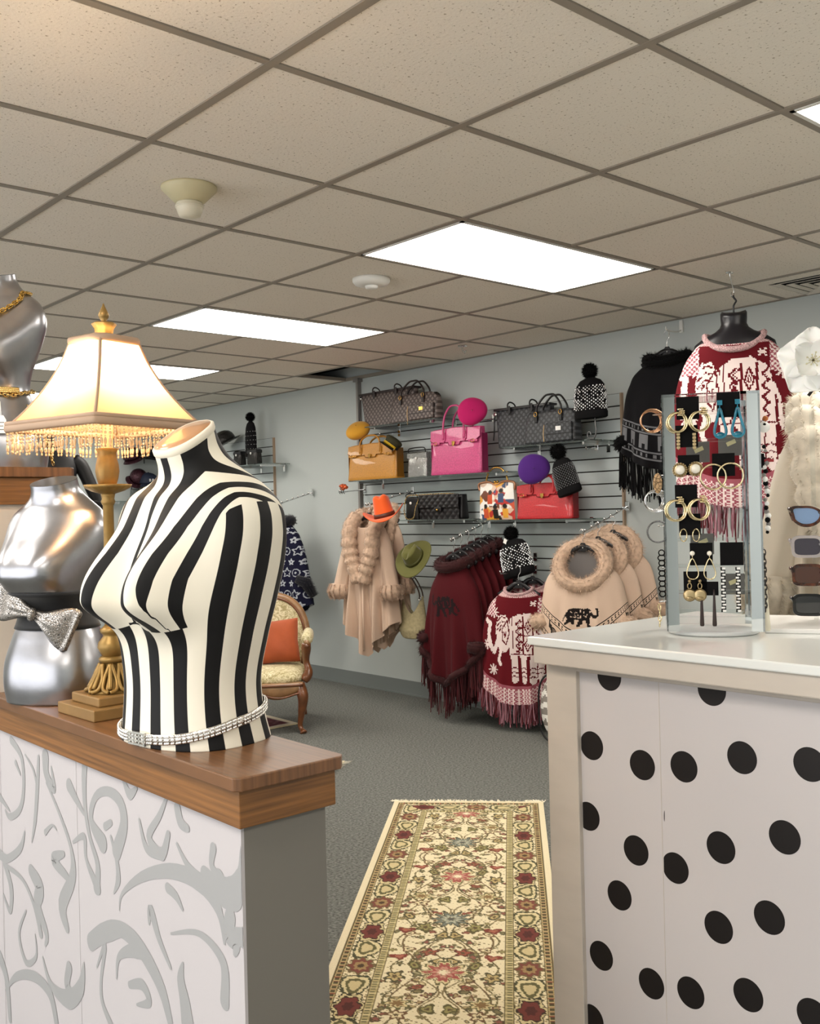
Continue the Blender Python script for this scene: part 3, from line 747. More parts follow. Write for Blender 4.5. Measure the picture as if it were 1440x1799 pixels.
shR2 = shelf('glass shelf under the red handbag and the magazine print bag',838,914,1012,911,.26)
shL = shelf('far glass shelf holding the black knit hat',408,817,468,815,.24)
shL2 = None
# ------------------------------------------------------------------ bags
M_brass = mat('brass','d0a458',.25,metal=1)
def at_shelf(sh, px, off=.12):
    p = wp(px,800,off); return (SF-off, p.y, shelf_z(sh))
def body(wb, wt, h, d, dt=None, top_curve=0, n=10, m=0, bulge=.012):
    # tapered box with soft sides: rings from base to top
    dt = d*.75 if dt is None else dt; rings = []
    for k in range(n+1):
        t = k/n; w_ = lerp(wb,wt,t)/2; dd = lerp(d,dt,t)/2; ring = []
        for j in range(32):
            a = 2*pi*j/32; c,s_ = cos(a),sin(a); p = .22
            x = w_*math.copysign(abs(c)**p,c); y = dd*math.copysign(abs(s_)**(p*1.4),s_)
            y += math.copysign(bulge*sin(pi*min(t*1.1,1))*(1-(x/w_)**2)*.6,y) if abs(y)>1e-6 else 0
            z = h*t + top_curve*t*(1-(x/w_)**2)
            ring.append((x,y,z))
        rings.append(ring)
    r0 = [(x*.97,y*.95,.0) for x,y,z in rings[0]]; rings[0] = [(x,y,.006) for x,y,z in rings[0]]
    return MB().loft([r0]+rings, m, capb=True, capt=True)
def croc_bag(name_label, col, dark, loc, w_, h, grp='crocodile embossed handbags', hl=1.0):
    M = mat('croc_'+col,col,.38,voro=(62,.22),coat=.25); Md = mat('croc_edge_'+col,dark,.45)
    t = thing('handbag',name_label,'handbag',loc,RW,grp); d = w_*.20
    body(w_*.98,w_*.94,h,d,d*.42,.010).build('body',M,t)
    # gusset darker
    fl = MB(); y0 = -d*.30; fh = h*.36
    pts = [(-w_*.475,h*.985),(-w_*.475,h-fh*.62),(-w_*.40,h-fh*.80),(-w_*.12,h-fh*.80),(-w_*.10,h-fh),(w_*.10,h-fh),(w_*.12,h-fh*.80),(w_*.40,h-fh*.80),(w_*.475,h-fh*.62),(w_*.475,h*.985),(0,h*1.02)]
    n = len(pts); yb = lambda z: -(lerp(d,d*.42,min(z/h,1))/2+.009)
    v = [(x,yb(z)-.004,z) for x,z in pts]+[(x,yb(z)+.008,z) for x,z in pts]
    fl.add(v,[tuple(range(n)),tuple(range(2*n-1,n-1,-1))]+[(i,i+n,(i+1)%n+n,(i+1)%n) for i in range(n)],0,False)
    f = fl.build('flap',M,t,bev=.0015)
    e = MB(); e.tube([(x,yb(z)-.0055,z) for x,z in pts[1:9]],.0022,5); e.build('flap_piping',Md,t)
    for sx in (-1,1):
        st_ = MB().box((sx*w_*.36,yb(h*.72)-.009,h*.70),(w_*.17,.005,.016)); s1 = st_.build('strap',M,t,bev=.002)
        MB().tube([(sx*w_*.36+q*.016,yb(h*.72)-.012,h*.70+r*.009) for q,r in ((-1,-.7),(-1,.7),(0,1.1),(1,.7),(1,-.7),(0,-1.1))],.0022,5,closed=True).build('strap_ring',M_brass,s1)
        MB().box((sx*w_*.486,0,h*.45),(.004,d*.55,h*.8)).build('gusset_panel',Md,t,rot=(0,0,0))
    MB().box((0,yb(h*.68)-.012,h*.69),(.026,.006,.022)).box((0,yb(h*.68)-.014,h*.655),(.016,.006,.022)).build('lock',M_brass,t,bev=.002)
    for k,(yy,ln) in enumerate(((yb(h*.8)-.012,hl),(-yb(h*.8)+.004,hl*.92))):
        hd = MB(); hw_ = w_*.20; hh = h*.50*ln
        hd.tube(curve([(-hw_,yy,h*.78),(-hw_*1.0,yy,h*1.0),(-hw_*.86,yy+.004,h+hh*.55),(-hw_*.45,yy+.01,h+hh*.93),(0,yy+.012,h+hh),(hw_*.45,yy+.01,h+hh*.93),(hw_*.86,yy+.004,h+hh*.55),(hw_,yy,h*1.0),(hw_,yy,h*.78)],40),.0068,8)
        hd.build('handle',M,t)
        if k == 0:
            for sx in (-1,1):
                MB().poly([(sx*hw_-.013,h*.93),(sx*hw_+.013,h*.93),(sx*hw_+.015,h*.76),(sx*hw_,h*.70),(sx*hw_-.015,h*.76)],.005).build('handle_tab',M,t,loc=(0,yy+.003,0),bev=.001)
    return t
def wsz(px0,px1,py,off): return abs(wp(px0,py,off).y-wp(px1,py,off).y)
def hsz(px,py0,py1,off): return abs(wp(px,py0,off).z-wp(px,py1,off).z)
croc_bag('mustard crocodile embossed handbag under the yellow beret','c0842a','7a5013',at_shelf(sh2,659,.15),wsz(613,700,800,.18),hsz(660,775,838,.18),hl=.5)
croc_bag('hot pink crocodile embossed handbag under the pink beret','c8487e','8a2150',at_shelf(sh2,806,.17),wsz(758,849,800,.18),hsz(807,757,838,.18))
croc_bag('red crocodile embossed handbag below the purple beret','c02a30','7c1017',at_shelf(shR2,959,.15),wsz(906,1006,880,.18),hsz(959,848,909,.18),hl=.55)
def mono_mat(name,c1,c2,sc):
    m = mat(name,c1,.5); nt = m.node_tree; N = nt.nodes; L = nt.links; tc = N.new('ShaderNodeTexCoord'); mp = N.new('ShaderNodeMapping')
    mp.inputs['Rotation'].default_value = (0,radians(45),0); mp.inputs['Scale'].default_value = (1,0,1); L.new(tc.outputs['Object'],mp.inputs[0])
    ws = []
    for d in ('X','Z'):
        wv = N.new('ShaderNodeTexWave'); wv.wave_type = 'BANDS'; wv.bands_direction = d; wv.inputs['Scale'].default_value = sc; wv.inputs['Distortion'].default_value = 2.2
        wv.inputs['Detail Scale'].default_value = 1.5; L.new(mp.outputs[0],wv.inputs['Vector']); ws.append(wv.outputs['Fac'])
    q = N.new('ShaderNodeMath'); q.operation = 'MULTIPLY'; L.new(ws[0],q.inputs[0]); L.new(ws[1],q.inputs[1])
    r = N.new('ShaderNodeValToRGB'); r.color_ramp.elements[0].position = .22; r.color_ramp.elements[1].position = .34
    r.color_ramp.elements[0].color = (*lin(c1),1); r.color_ramp.elements[1].color = (*lin(c2),1); L.new(q.outputs[0],r.inputs[0])
    L.new(r.outputs[0],N['Principled BSDF'].inputs['Base Color']); return m
M_mb = mono_mat('brown_monogram','4d423f','7d706b',11); M_mc = mono_mat('charcoal_monogram','2a2b2e','4b4d50',11)
M_bl = mat('black_leather','141214',.4); M_brl = mat('brown_leather','251818',.45)
def tote(label,M,Mh,loc,wb,wt,h,rz=0):
    t = thing('tote_bag',label,'handbag',loc,RW+rz,'monogram shoulder totes'); d = .13
    body(wb,wt,h,.10,.05,0,8,0,.004).build('body',M,t)
    MB().loft([[(x*wt*.505,y*.037,h+dz) for x,y in ((-1,-1),(1,-1),(1,1),(-1,1))] for dz in (-.012,.002)],capt=True).build('top_binding',Mh,t,bev=.001)
    for sx in (-1,1):
        MB().poly([(sx*wt*.20-.016,h-.030),(sx*wt*.20,h-.05),(sx*wt*.20+.016,h-.030),(sx*wt*.20+.012,h+.010),(sx*wt*.20-.012,h+.010)],.004).build('handle_tab',Mh,t,loc=(0,-.046,0),bev=.001)
        hd = MB().tube(curve([(sx*wt*.20-.008,-.046,h-.02),(sx*wt*.20-.008,-.046,h+.02),(sx*wt*.20,-.03,h+.034),(sx*wt*.20+.008,.0,h+.02),(sx*wt*.20+.008,.02,h-.02)],16),.005,6); hd.build('strap_loop',Mh,t)
    MB().tube(curve([(-wt*.5-.004,-.02,h-.03),(-wt*.5-.012,-.02,h-.07),(-wt*.5-.014,-.02,h-.13),(-wt*.5-.022,-.02,h-.20)],12),.0045,6).build('tassel_cord',Mh,t)
    MB().lathe([(.012,-.004),(.012,.004)],16,M=rotm(radians(90))).build('side_ring',M_chrome,t,loc=(-wt*.44,-.05,h-.035))
    return t
def top_bag(label,M,Mh,loc,w_,h,plate=None):
    t = thing('top_handle_bag',label,'handbag',loc,RW,'monogram top handle bags'); d = .10
    rings = []
    for k in range(11):
        tt = k/10; wd = w_/2*(1-.02*tt); dd = lerp(d,.05,tt**1.5)/2; ring = []
        for j in range(32):
            a = 2*pi*j/32; c,s_ = cos(a),sin(a); x = wd*math.copysign(abs(c)**.25,c); y = dd*math.copysign(abs(s_)**.4,s_)
            z = h*tt; cr = (max(0,abs(x)/wd-.72)/.28)**2*.09*h*4*max(0,tt-.6)/.4*.6; ring.append((x,y,z-cr))
        rings.append(ring)
    MB().loft(rings,capb=True,capt=True).build('body',M,t)
    pk = MB().poly([(-w_*.02,.01),(w_*.47,.01),(w_*.47,h*.60),(-w_*.02,h*.60)],.018).build('front_pocket',M,t,loc=(0,-d/2-.001,0),bev=.006)
    MB().box((w_*.225,-.010,h*.27),(w_*.49,.004,.005)).build('pocket_edge',Mh,pk)
    if plate: MB().box((w_*.23,-.011,h*.42),(.040,.003,.026)).build('name_plate',plate,pk,bev=.001)
    for y in (-.034,.026):
        hd = MB().tube(curve([(-w_*.24,y,h*.70),(-w_*.24,y,h*.98),(-w_*.22,y,h*1.16),(-w_*.10,y+.01,h*1.42),(0,y+.012,h*1.46),(w_*.10,y+.01,h*1.42),(w_*.22,y,h*1.16),(w_*.24,y,h*.98),(w_*.24,y,h*.70)],36),.0065,8).build('handle',Mh,t)
    for sx in (-1,1):
        MB().box((sx*w_*.24,-.042,h*.76),(.020,.008,h*.22)).build('handle_tab',Mh,t,bev=.002)
        MB().tube([(sx*w_*.24+.012*cos(q),-.046,h*.90+.014*sin(q)) for q in np.linspace(0,2*pi,12,endpoint=False)],.0024,5,closed=True).build('handle_ring',M_brass,t)
    MB().tube(curve([(-w_*.04,-d/2-.012,h*.55),(-w_*.05,-d/2-.016,h*.30),(-w_*.04,-d/2-.016,h*.05),(-w_*.045,-d/2-.016,-.02 if plate is M_brass else .03)],12),.0028,5).build('zip_pull',mat('tan_cord','c8a878',.5),t)
    return t
M_plw = mat('white_plate','f2f0ec',.3)
tote('brown monogram tote bag at the end of the top shelf',M_mb,M_brl,at_shelf(sh1,686,.10),wsz(656,732,700,.13),wsz(638,735,700,.13),hsz(690,678,742,.13))
top_bag('brown monogram bag with arched handles, gold emblem',M_mb,M_brl,at_shelf(sh1,733,.17),wsz(692,776,700,.22),hsz(735,690,740,.22),M_brass)
tote('charcoal monogram tote bag behind a handbag with a white plate',M_mc,M_bl,at_shelf(shR1,923,.10),wsz(882,965,740,.13),wsz(874,972,740,.13),hsz(923,710,782,.13))
top_bag('charcoal monogram bag with arched handles and a white plate',M_mc,M_bl,at_shelf(shR1,972,.17),wsz(925,1016,740,.22),hsz(970,719,779,.22),M_plw)
# quilted flap bag
q0 = at_shelf(sh3,779,.11); w_ = wsz(743,815,890,.16); h = hsz(780,868,911,.16)
t = thing('quilted_bag','black quilted flap handbag with a chain strap and turn lock','handbag',q0,RW)
body(w_,w_*.97,h,.09,.06,0,8).build('body',M_bl,t)
def quilt(nx,nz,w_,h,y,bul=.006):
    m = MB(); V = []; NX,NZ = nx*6,nz*6
    for i in range(NX+1):
        for k in range(NZ+1):
            u,v_ = i/NX,k/NZ; a,b = u*nx+v_*nz,u*nx-v_*nz
            V.append(((u-.5)*w_, y-bul*min(abs(sin(pi*a)),abs(sin(pi*b)))**.6, v_*h))
    m.add(V,[(i*(NZ+1)+k,(i+1)*(NZ+1)+k,(i+1)*(NZ+1)+k+1,i*(NZ+1)+k+1) for i in range(NX) for k in range(NZ)]); return m
quilt(7,3,w_*.96,h*.97,-.052).build('quilted_front',M_bl,t)
fl = quilt(7,2,w_*.97,h*.56,-.060); fl.build('quilted_flap',M_bl,t,loc=(0,0,h*.46),solid=.004)
MB().box((0,-.068,h*.40),(.07,.008,.028)).build('flap_tongue',M_bl,t,bev=.005)
MB().lathe([(.009,0),(.009,.004),(.004,.008)],14,M=rotm(radians(90))).build('turn_lock',M_brass,t,loc=(0,-.073,h*.38))
m = MB(); chain(m,[(-w_*.5,-.05,h*.95),(-w_*.58,-.06,h*.5),(-w_*.62,-.07,.01),(-w_*.80,-.07,.012),(-w_*.86,-.065,h*.5),(-w_*.78,-.06,h*.98),(-w_*.5,-.05,h*1.02),(0,-.04,h*1.04),(w_*.35,-.04,h*1.02)],.0060,64); m.build('chain_strap',M_goldp,t)
# small clear/sequin vanity bag
M_glit = mat('silver_glitter','c9c9c6',.2,metal=.8,voro=(160,.9)); M_bglit = mat('black_glitter','3a3836',.22,metal=.6,voro=(150,.9))
def box_bag(label,M,Mt,loc,w_,h,hand=True):
    t = thing('glitter_bag',label,'handbag',loc,RW,'glitter bags on the shelves')
    body(w_,w_*.96,h,.07,.05,.004,8).build('body',M,t)
    MB().box((0,0,h*.86),(w_*1.0,.062,h*.22)).build('lid_band',Mt,t,bev=.004)
    if hand: MB().tube(curve([(-w_*.42,-.02,h*.9),(-w_*.43,-.03,h*1.1),(-w_*.2,-.03,h*1.16),(w_*.3,-.03,h*1.16),(w_*.44,-.03,h*1.1),(w_*.42,-.02,h*.9)],24),.004,6).build('handle',M_plast,t)
    MB().lathe([(.010,0),(.010,.005)],14,M=rotm(radians(90))).build('clasp',M_plw,t,loc=(0,-.036,h*.74)); return t
box_bag('small black glitter box bag beside the quilted flap bag',M_bglit,M_plast,at_shelf(sh3,726,.12),wsz(715,737,890,.15),hsz(726,872,911,.15))
box_bag('small silver sequin bag between the mustard and pink handbags',M_glit,M_glit,at_shelf(sh2,737,.12),wsz(720,754,820,.15),hsz(737,792,837,.15))
# magazine print bag: collage in flat colours
q0 = at_shelf(shR2,877,.12); w_ = wsz(845,908,880,.17); h = hsz(877,846,911,.17)
t = thing('collage_bag','magazine collage print bag with a gold frame and hoop handle','handbag',q0,RW)
NX,NZ = 60,60; m = MB(); V = []
for i in range(NX+1):
    for k in range(NZ+1):
        u,v_ = i/NX*2-1,k/NZ; ww = w_/2*lerp(1,.92,v_); V.append((u*ww,-.035-.02*(1-u*u)*sin(pi*v_)**.7, v_*h*(1-.12*(1-abs(u))*(v_>.9)*0)))
m.add(V,[(i*(NZ+1)+k,(i+1)*(NZ+1)+k,(i+1)*(NZ+1)+k+1,i*(NZ+1)+k+1) for i in range(NX) for k in range(NZ)])
pal = [lin(c) for c in ('ece4da','f4efe8','c9512e','1b1714','6d3b22','e2a23a','d8b8a0','f0ece6','3c4c6e','b8322a')]
sd = [(random.random(),random.random(),random.choice(range(10)),random.uniform(.5,1.6)) for _ in range(60)]
cl = []
for (x,y,z) in V:
    u,v_ = x/w_+.5, z/h; d = min(sd,key=lambda s_: abs(u-s_[0])*s_[3]+abs(v_-s_[1])); c = pal[d[2]]
    # small standing figures: dark head, bright garment
    for (fx_,fz,gc) in ((.22,.24,2),(.50,.22,3),(.76,.24,5),(.36,.62,2),(.66,.66,8)):
        if (u-fx_)**2+((v_-fz-.10)*1.0)**2 < .0028: c = pal[4]
        if (u-fx_)**2+((v_-fz-.13)*1.0)**2 < .0030: c = pal[3]
        if abs(u-fx_) < .07 and fz-.2 < v_ < fz+.05: c = pal[gc]
    cl.append(c)
bd = body(w_*.97,w_*.92,h*.99,.07,.05); bd.build('body',mat('cream_leather','e6dccd',.4),t)
m.build('collage_print',mat('collage','ffffff',.35,vcol=True),t,cols=cl)
MB().tube(curve([(-w_*.49,-.03,h*.80),(-w_*.49,-.035,h*.99),(-w_*.2,-.035,h*1.03),(0,-.035,h*.93),(w_*.2,-.035,h*1.03),(w_*.49,-.035,h*.99),(w_*.49,-.03,h*.80)],32),.008,8).build('bag_frame',mat('rose_gold','c08a6a',.3,metal=.7),t)
MB().tube([(w_*.30*cos(a),-.03,h+h*.42*sin(a)) for a in np.linspace(0,pi,22)],.006,8).build('hoop_handle',M_brass,t)
for sx in (-.012,.012): MB().ball((sx,-.036,h*1.03),.009,0,8).build('kiss_lock',M_brass,t)
# ------------------------------------------------------------------ hats
def beret(label,col,p,r,rot,th=.36,nub=True,group='felt berets on the slat wall',ear=0):
    M = mat('felt_'+col,col,.85,sheen=.35,bump=(240,.25,.001))
    t = thing('beret',label,'beret',p,0,group,rot=rot)
    prof = [(.30,-.55),(.42,-.60),(.75,-.42),(.95,-.12),(1.0,.12),(.92,.34),(.70,.50),(.40,.58),(.12,.60),(.02,.60)]
    def dn(a,z): return .05*sin(a*2+.6)+.03*sin(a*3+1.4)
    MB().lathe([(q*r,z*r*th/.6) for q,z in prof],40,flute=dn).build('crown',M,t,sub=1)
    if nub: MB().lathe([(.004,.60*r*th/.6-.001),(.0035,.60*r*th/.6+.010),(.001,.60*r*th/.6+.012)],8).build('stem',M,t)
    return t
def face(nx,ny,nz):   # euler turning local +Z to a direction
    return Vector((nx,ny,nz)).to_track_quat('Z','Y').to_euler()
beret('hot pink felt beret hooked above the pink handbag','c01163',wp(829,723,.20),.098,face(-.80,-.75,.12),.45)
beret('mustard yellow felt beret tilted on the mustard handbag','d89c2c',wp(629,757,.20),.092,face(-.62,-.25,.72),.55)
beret('purple felt beret leaning against the red handbag','4a1a78',wp(937,824,.25),.098,face(-.78,-.70,.1),.40)
M_knit = mat('black_knit','0b0a0c',.85,sheen=.03,spec=.2,bump=(160,.5,.002)); M_stone = mat('crystal','f2f4f6',.06,metal=.9)
M_pom = mat('black_pom','070708',.9,sheen=.03,spec=.15)
def pom(r,M,parent,loc,name='pompom',n=1100,L_=None):
    m = MB().ball((0,0,0),r*.8,0,12,jit=.05); P = rng.normal(size=(n,3)); P /= np.linalg.norm(P,axis=1)[:,None]
    m.fur(P*r*.75,P,(L_ or r*.36),r*.035,0,0,.35); return m.build(name,M,parent,loc=loc)
def beanie(label,p,w_,h,rot,style='stones',cuff=.0,group='black pompom beanies',pr_=.22,seed=0):
    t = thing('beanie',label,'beanie',p,0,group,rot=rot)
    hb = h*.78; prof = [(.45,.0),(.485,.01),(.49,.12),(.50,.4),(.485,.62),(.43,.80),(.32,.92),(.16,.98),(.02,1.0)]
    Z_ = [(q*w_,z*hb) for q,z in prof]
    MB().lathe(Z_,28,sy=.42).build('knit_body',M_knit,t)
    MB().lathe([(.46*w_,0),(.51*w_,.006),(.515*w_,hb*.14),(.50*w_,hb*.17)],28,sy=.43,capt=False).build('cuff',M_knit,t)
    pom(w_*pr_,M_pom,t,(0,0,hb+w_*pr_*.72))
    m = MB(); rnd = random.Random(seed)
    for row in range(15):
        z = hb*(.21+.56*row/14); k_ = int(24)
        rw_ = np.interp(z,[a[1] for a in Z_],[a[0] for a in Z_])
        for j in range(k_):
            a = 2*pi*(j+.5*(row%2))/k_
            if sin(a) > .3: continue
            if style == 'stones' and rnd.random() < .12: continue
            x,y = rw_*cos(a)*1.0, rw_*.42*sin(a)-.0015
            if style == 'stones': m.ball((x,y,z),w_*rnd.choice([.018,.025,.03]),0,5)
            elif style == 'sparse':
                if row%3 == 0 and j%2 == 0: m.ball((x,y,z),w_*.022,0,5)
            else:
                q = rnd.choice([(.03,.008),(.008,.03),(.03,.008)]); m.box((x,y,z),(w_*q[0]*1.6,.003,hb*q[1]*1.2))
    m.build('crystals' if style != 'letters' else 'letter_knit',M_stone if style != 'letters' else mat('grey_yarn','8f9092',.6),t,kind='stuff')
    return t
b0 = wp(1038,735,.20); bw_ = wsz(1011,1066,700,.20); bh_ = hsz(1038,643,736,.20)
bn1 = beanie('tall black beanie covered in crystals standing over the shelf end',b0,bw_,bh_,(0,0,RW),'stones',seed=1)
sd_ = thing('hat_stand','scrolled wire stand under the tall crystal beanie','stand',(b0.x,b0.y,shR1.location.z),RW)
MB().tube(curve([(.028,0,bh_*.3+b0.z-shR1.location.z),(.03,0,.10),(.035,0,.05),(.02,0,.012),(-.01,0,.010),(-.028,0,.024),(-.024,0,.046),(-.006,0,.046),(-.004,0,.030)],40),.0045,6).build('wire',mat('grey_wire','6d6d6c',.35,metal=.8),sd_)
MB().box((.01,0,.003),(.07,.07,.006)).build('foot_plate',M_acr,sd_)
beanie('black beanie with grey letter knit leaning beside the purple beret',wp(1002,868,.23),wsz(972,1012,830,.23),hsz(990,776,862,.23),Vector((0,0,1)).to_track_quat('Z','Y').to_euler() if 0 else (radians(4),radians(-16),RW),'letters',pr_=.30,seed=2)
beanie('black crystal net beanie hung beside the burgundy ponchos',wp(913,1012,.20),wsz(885,937,980,.20),hsz(912,926,1012,.20),(0,radians(-14),RW),'stones',pr_=.20,seed=3)
MB_tag = thing('price_tag','white price tag on the crystal net beanie','tag',wp(887,951,.24),RW)
MB().box((0,0,0),(.026,.001,.03)).build('card',M_tag,MB_tag,rot=(0,.4,0))
def cowboy(label,col,bandcol,p,R_,rot,ch=.5,curl=.35,crease=True,name='cowboy_hat',group=None):
    M = mat('felt_'+col,col,.8,sheen=.3,bump=(260,.15,.001)); t = thing(name,label,'hat',p,0,group,rot=rot)
    n = 56; rings = []
    for k in range(9):      # brim
        q = lerp(1,.50,k/8); ring = []
        for j in range(n):
            a = 2*pi*j/n; x,y = R_*q*cos(a)*.92, R_*q*sin(a)*1.08
            up = curl*R_*((q-.5)/.5)**1.6*(abs(cos(a))**2.2) - .10*R_*((q-.5)/.5)**1.5*abs(sin(a))**2; ring.append((x,y,up))
        rings.append(ring)
    MB().loft(rings).build('brim',M,t,solid=.004)
    rings = []
    for k in range(12):
        tt = k/11; q = lerp(.51,.41,tt**.8)*(1 if k < 11 else .6); ring = []
        for j in range(n):
            a = 2*pi*j/n; pin = 1-.16*tt*abs(cos(a))**2*(sin(a) < .35)
            x,y = R_*q*cos(a)*.94*pin, R_*q*sin(a)*1.12
            z = R_*ch*2*tt*(1-.10*tt*sin(a)*(-1 if 0 else 1)) - (.22*R_*max(0,1-abs(x)/(R_*.17))*ss(.75,1,tt) if crease else 0); ring.append((x,y,z))
        rings.append(ring)
    MB().loft(rings,capt=True).build('crown',M,t,sub=1)
    Mb_ = mat('band_'+bandcol,bandcol,.5)
    MB().loft([[(R_*q*cos(a)*.955,R_*q*sin(a)*1.135,z) for a in np.linspace(0,2*pi,n,endpoint=False)] for q,z in ((.505,R_*.02),(.487,R_*.20))]).build('hat_band',Mb_,t,solid=.002)
    return t
oh = cowboy('orange cowboy hat with a brown leather band','e05a1c','4a2314',wp(676,908,.56),.150,(radians(6),radians(-12),radians(-48)),.50,.40)
MB().box((0,0,0),(.004,.024,.014)).build('buckle',M_brass,oh,loc=(-.062,-.02,.013))
cowboy('olive green wide brimmed hat hanging above the straw bag','5b5a28','4a4a20',wp(727,980,.44),.140,face(-.69,-.19,.55),.33,.10,name='felt_hat')
# black and olive baseball cap with yellow stripe
cp_ = wp(690,778,.24); Mo = mat('olive_cloth','2f2c16',.8); My = mat('yellow_braid','d8b21e',.6)
t = thing('captain_cap','dark olive captain cap with yellow braid beside the mustard bag','cap',cp_,RW,rot=(radians(-25),radians(28),RW))
MB().lathe([(.058,-.03),(.060,-.01),(.066,.008),(.070,.018),(.062,.030),(.035,.038),(.005,.040)],32,sy=.9).build('crown',Mo,t)
MB().lathe([(.0595,-.030),(.0612,-.012)],32,sy=.9,capb=False,capt=False).build('cap_band',mat('black_cloth','141312',.8),t)
m = MB(); 
for dz in (-.026,-.018): m.tube([(.0618*cos(a),.0618*.9*sin(a),dz) for a in np.linspace(pi*1.05,pi*1.95,18)],.0035,6)
m.build('braid',My,t)
m = MB(); V = []
for i in range(13):
    a = pi*1.12+pi*.76*i/12
    for k in range(4): q = .060+.013*k*(1-abs(i/6-1)**2*.5); V.append((q*cos(a),.9*q*sin(a),-.030-.006*k))
m.add(V,[(i*4+k,i*4+k+1,(i+1)*4+k+1,(i+1)*4+k) for i in range(12) for k in range(3)]); m.build('peak',mat('black_patent','0c0b0c',.2),t,solid=.003)
# hooks
def hook(label,px,py,ln=.22,balls=0,slope=-.02,group='slat wall hooks',tip=.02,yz=None):
    p = wp(px,py,0) if yz is None else Vector((SF,yz[0],yz[1])); t = thing('wall_hook',label,'hook',(SF,p.y,p.z),RW,group)
    MB().box((0,-.004,0),(.030,.008,.055)).build('back_plate',M_chrome,t,bev=.002)
    m = MB().tube([(0,-.006,-.005),(0,-ln,-.005+slope*1.0),(0,-ln-.006,-.005+slope+tip)],.0045,8); m.build('arm',M_chrome,t)
    if balls:
        m = MB()
        for k in range(balls): 
            q = (k+.7)/balls; m.ball((0,-ln*q,-.005+slope*q+.010),.008,0,8)
        m.build('ball_stop',M_chrome,t)
    return t
hook('chrome hook behind the pink beret',868,735,.16); hook('chrome hook of the olive cap',702,760,.19); hc_ = hook('chrome hook holding the tortoise hair claw',641,859,.24)
hook('chrome hook under the charcoal bags carrying the letter beanie',1048,783,.10)
hook('chrome hook holding the crystal net beanie',941,978,.12)
hook('chrome hook of the straw bag',716,1010,.14); hook('chrome hook behind the olive hat',741,962,.42)
# printed sleep mask on the hook at the wall end
p = Vector((SF-.215,hc_.location.y,hc_.location.z+.014)); t = thing('hair_clip','orange and brown tortoise hair claw on the end hook','hair clip',p,RW)
m = MB()
for k in range(9): m.ball((random.uniform(-.03,.03),random.uniform(-.02,.02),random.uniform(-.018,.022)),random.uniform(.010,.018),0,8,sc=(1.3,1,.8))
m.build('claw_body',mat('tortoise_orange','b8532a',.3,noise=(60,.8)),t)
m = MB()
for k in range(3): m.tube(curve([(-.03+.025*k,0,-.01),(-.035+.025*k,-.01,-.035),(-.02+.025*k,-.01,-.05)],8),.003,5)
m.build('claw_teeth',M_plast,t)
# ================================================================== GARMENTS
class Cv:                       # small drawing board for knitted and printed patterns (u right 0..1, v up 0..1)
    def __init__(s,w,h,bg): s.w,s.h = w,h; s.a = np.zeros((h,w,3)); s.a[:] = lin(bg); s.U,s.V = np.meshgrid((np.arange(w)+.5)/w,(np.arange(h)+.5)/h)
    def put(s,mask,c): s.a[mask] = lin(c)
    def rect(s,x0,y0,x1,y1,c): s.put((s.U>=x0)&(s.U<x1)&(s.V>=y0)&(s.V<y1),c)
    def ell(s,x,y,rx,ry,c,ring=None):
        d = ((s.U-x)/rx)**2+((s.V-y)/ry)**2; s.put((d<=1)&((d>=ring) if ring else True),c)
    def line(s,pts,wd,c,asp=None):
        asp = asp or s.h/s.w
        for (x0,y0),(x1,y1) in zip(pts[:-1],pts[1:]):
            dx,dy = x1-x0,(y1-y0)*asp; l2 = dx*dx+dy*dy+1e-9
            t = np.clip(((s.U-x0)*dx+(s.V-y0)*asp*dy)/l2,0,1)
            s.put(np.hypot(s.U-x0-t*dx,(s.V-y0)*asp-t*dy)<wd/2,c)
    def poly(s,pts,c):
        ins = np.zeros_like(s.U,bool); n = len(pts)
        for i in range(n):
            (x0,y0),(x1,y1) = pts[i],pts[(i+1)%n]
            if y0 == y1: continue
            cr = ((y0>s.V)!=(y1>s.V))&(s.U<(x1-x0)*(s.V-y0)/(y1-y0)+x0); ins ^= cr
        s.put(ins,c)
    def flower(s,x,y,r,c):
        asp = s.w/s.h
        for k in range(8):
            a = k*pi/4; s.line([(x+.45*r*cos(a),y+.45*r*sin(a)*asp),(x+r*cos(a),y+r*sin(a)*asp)],r*.32,c)
        s.ell(x,y,r*.26,r*.26*asp,c)
    def sample(s,u,v): return s.a[np.clip((v*s.h).astype(int),0,s.h-1), np.clip((u*s.w).astype(int),0,s.w-1)]
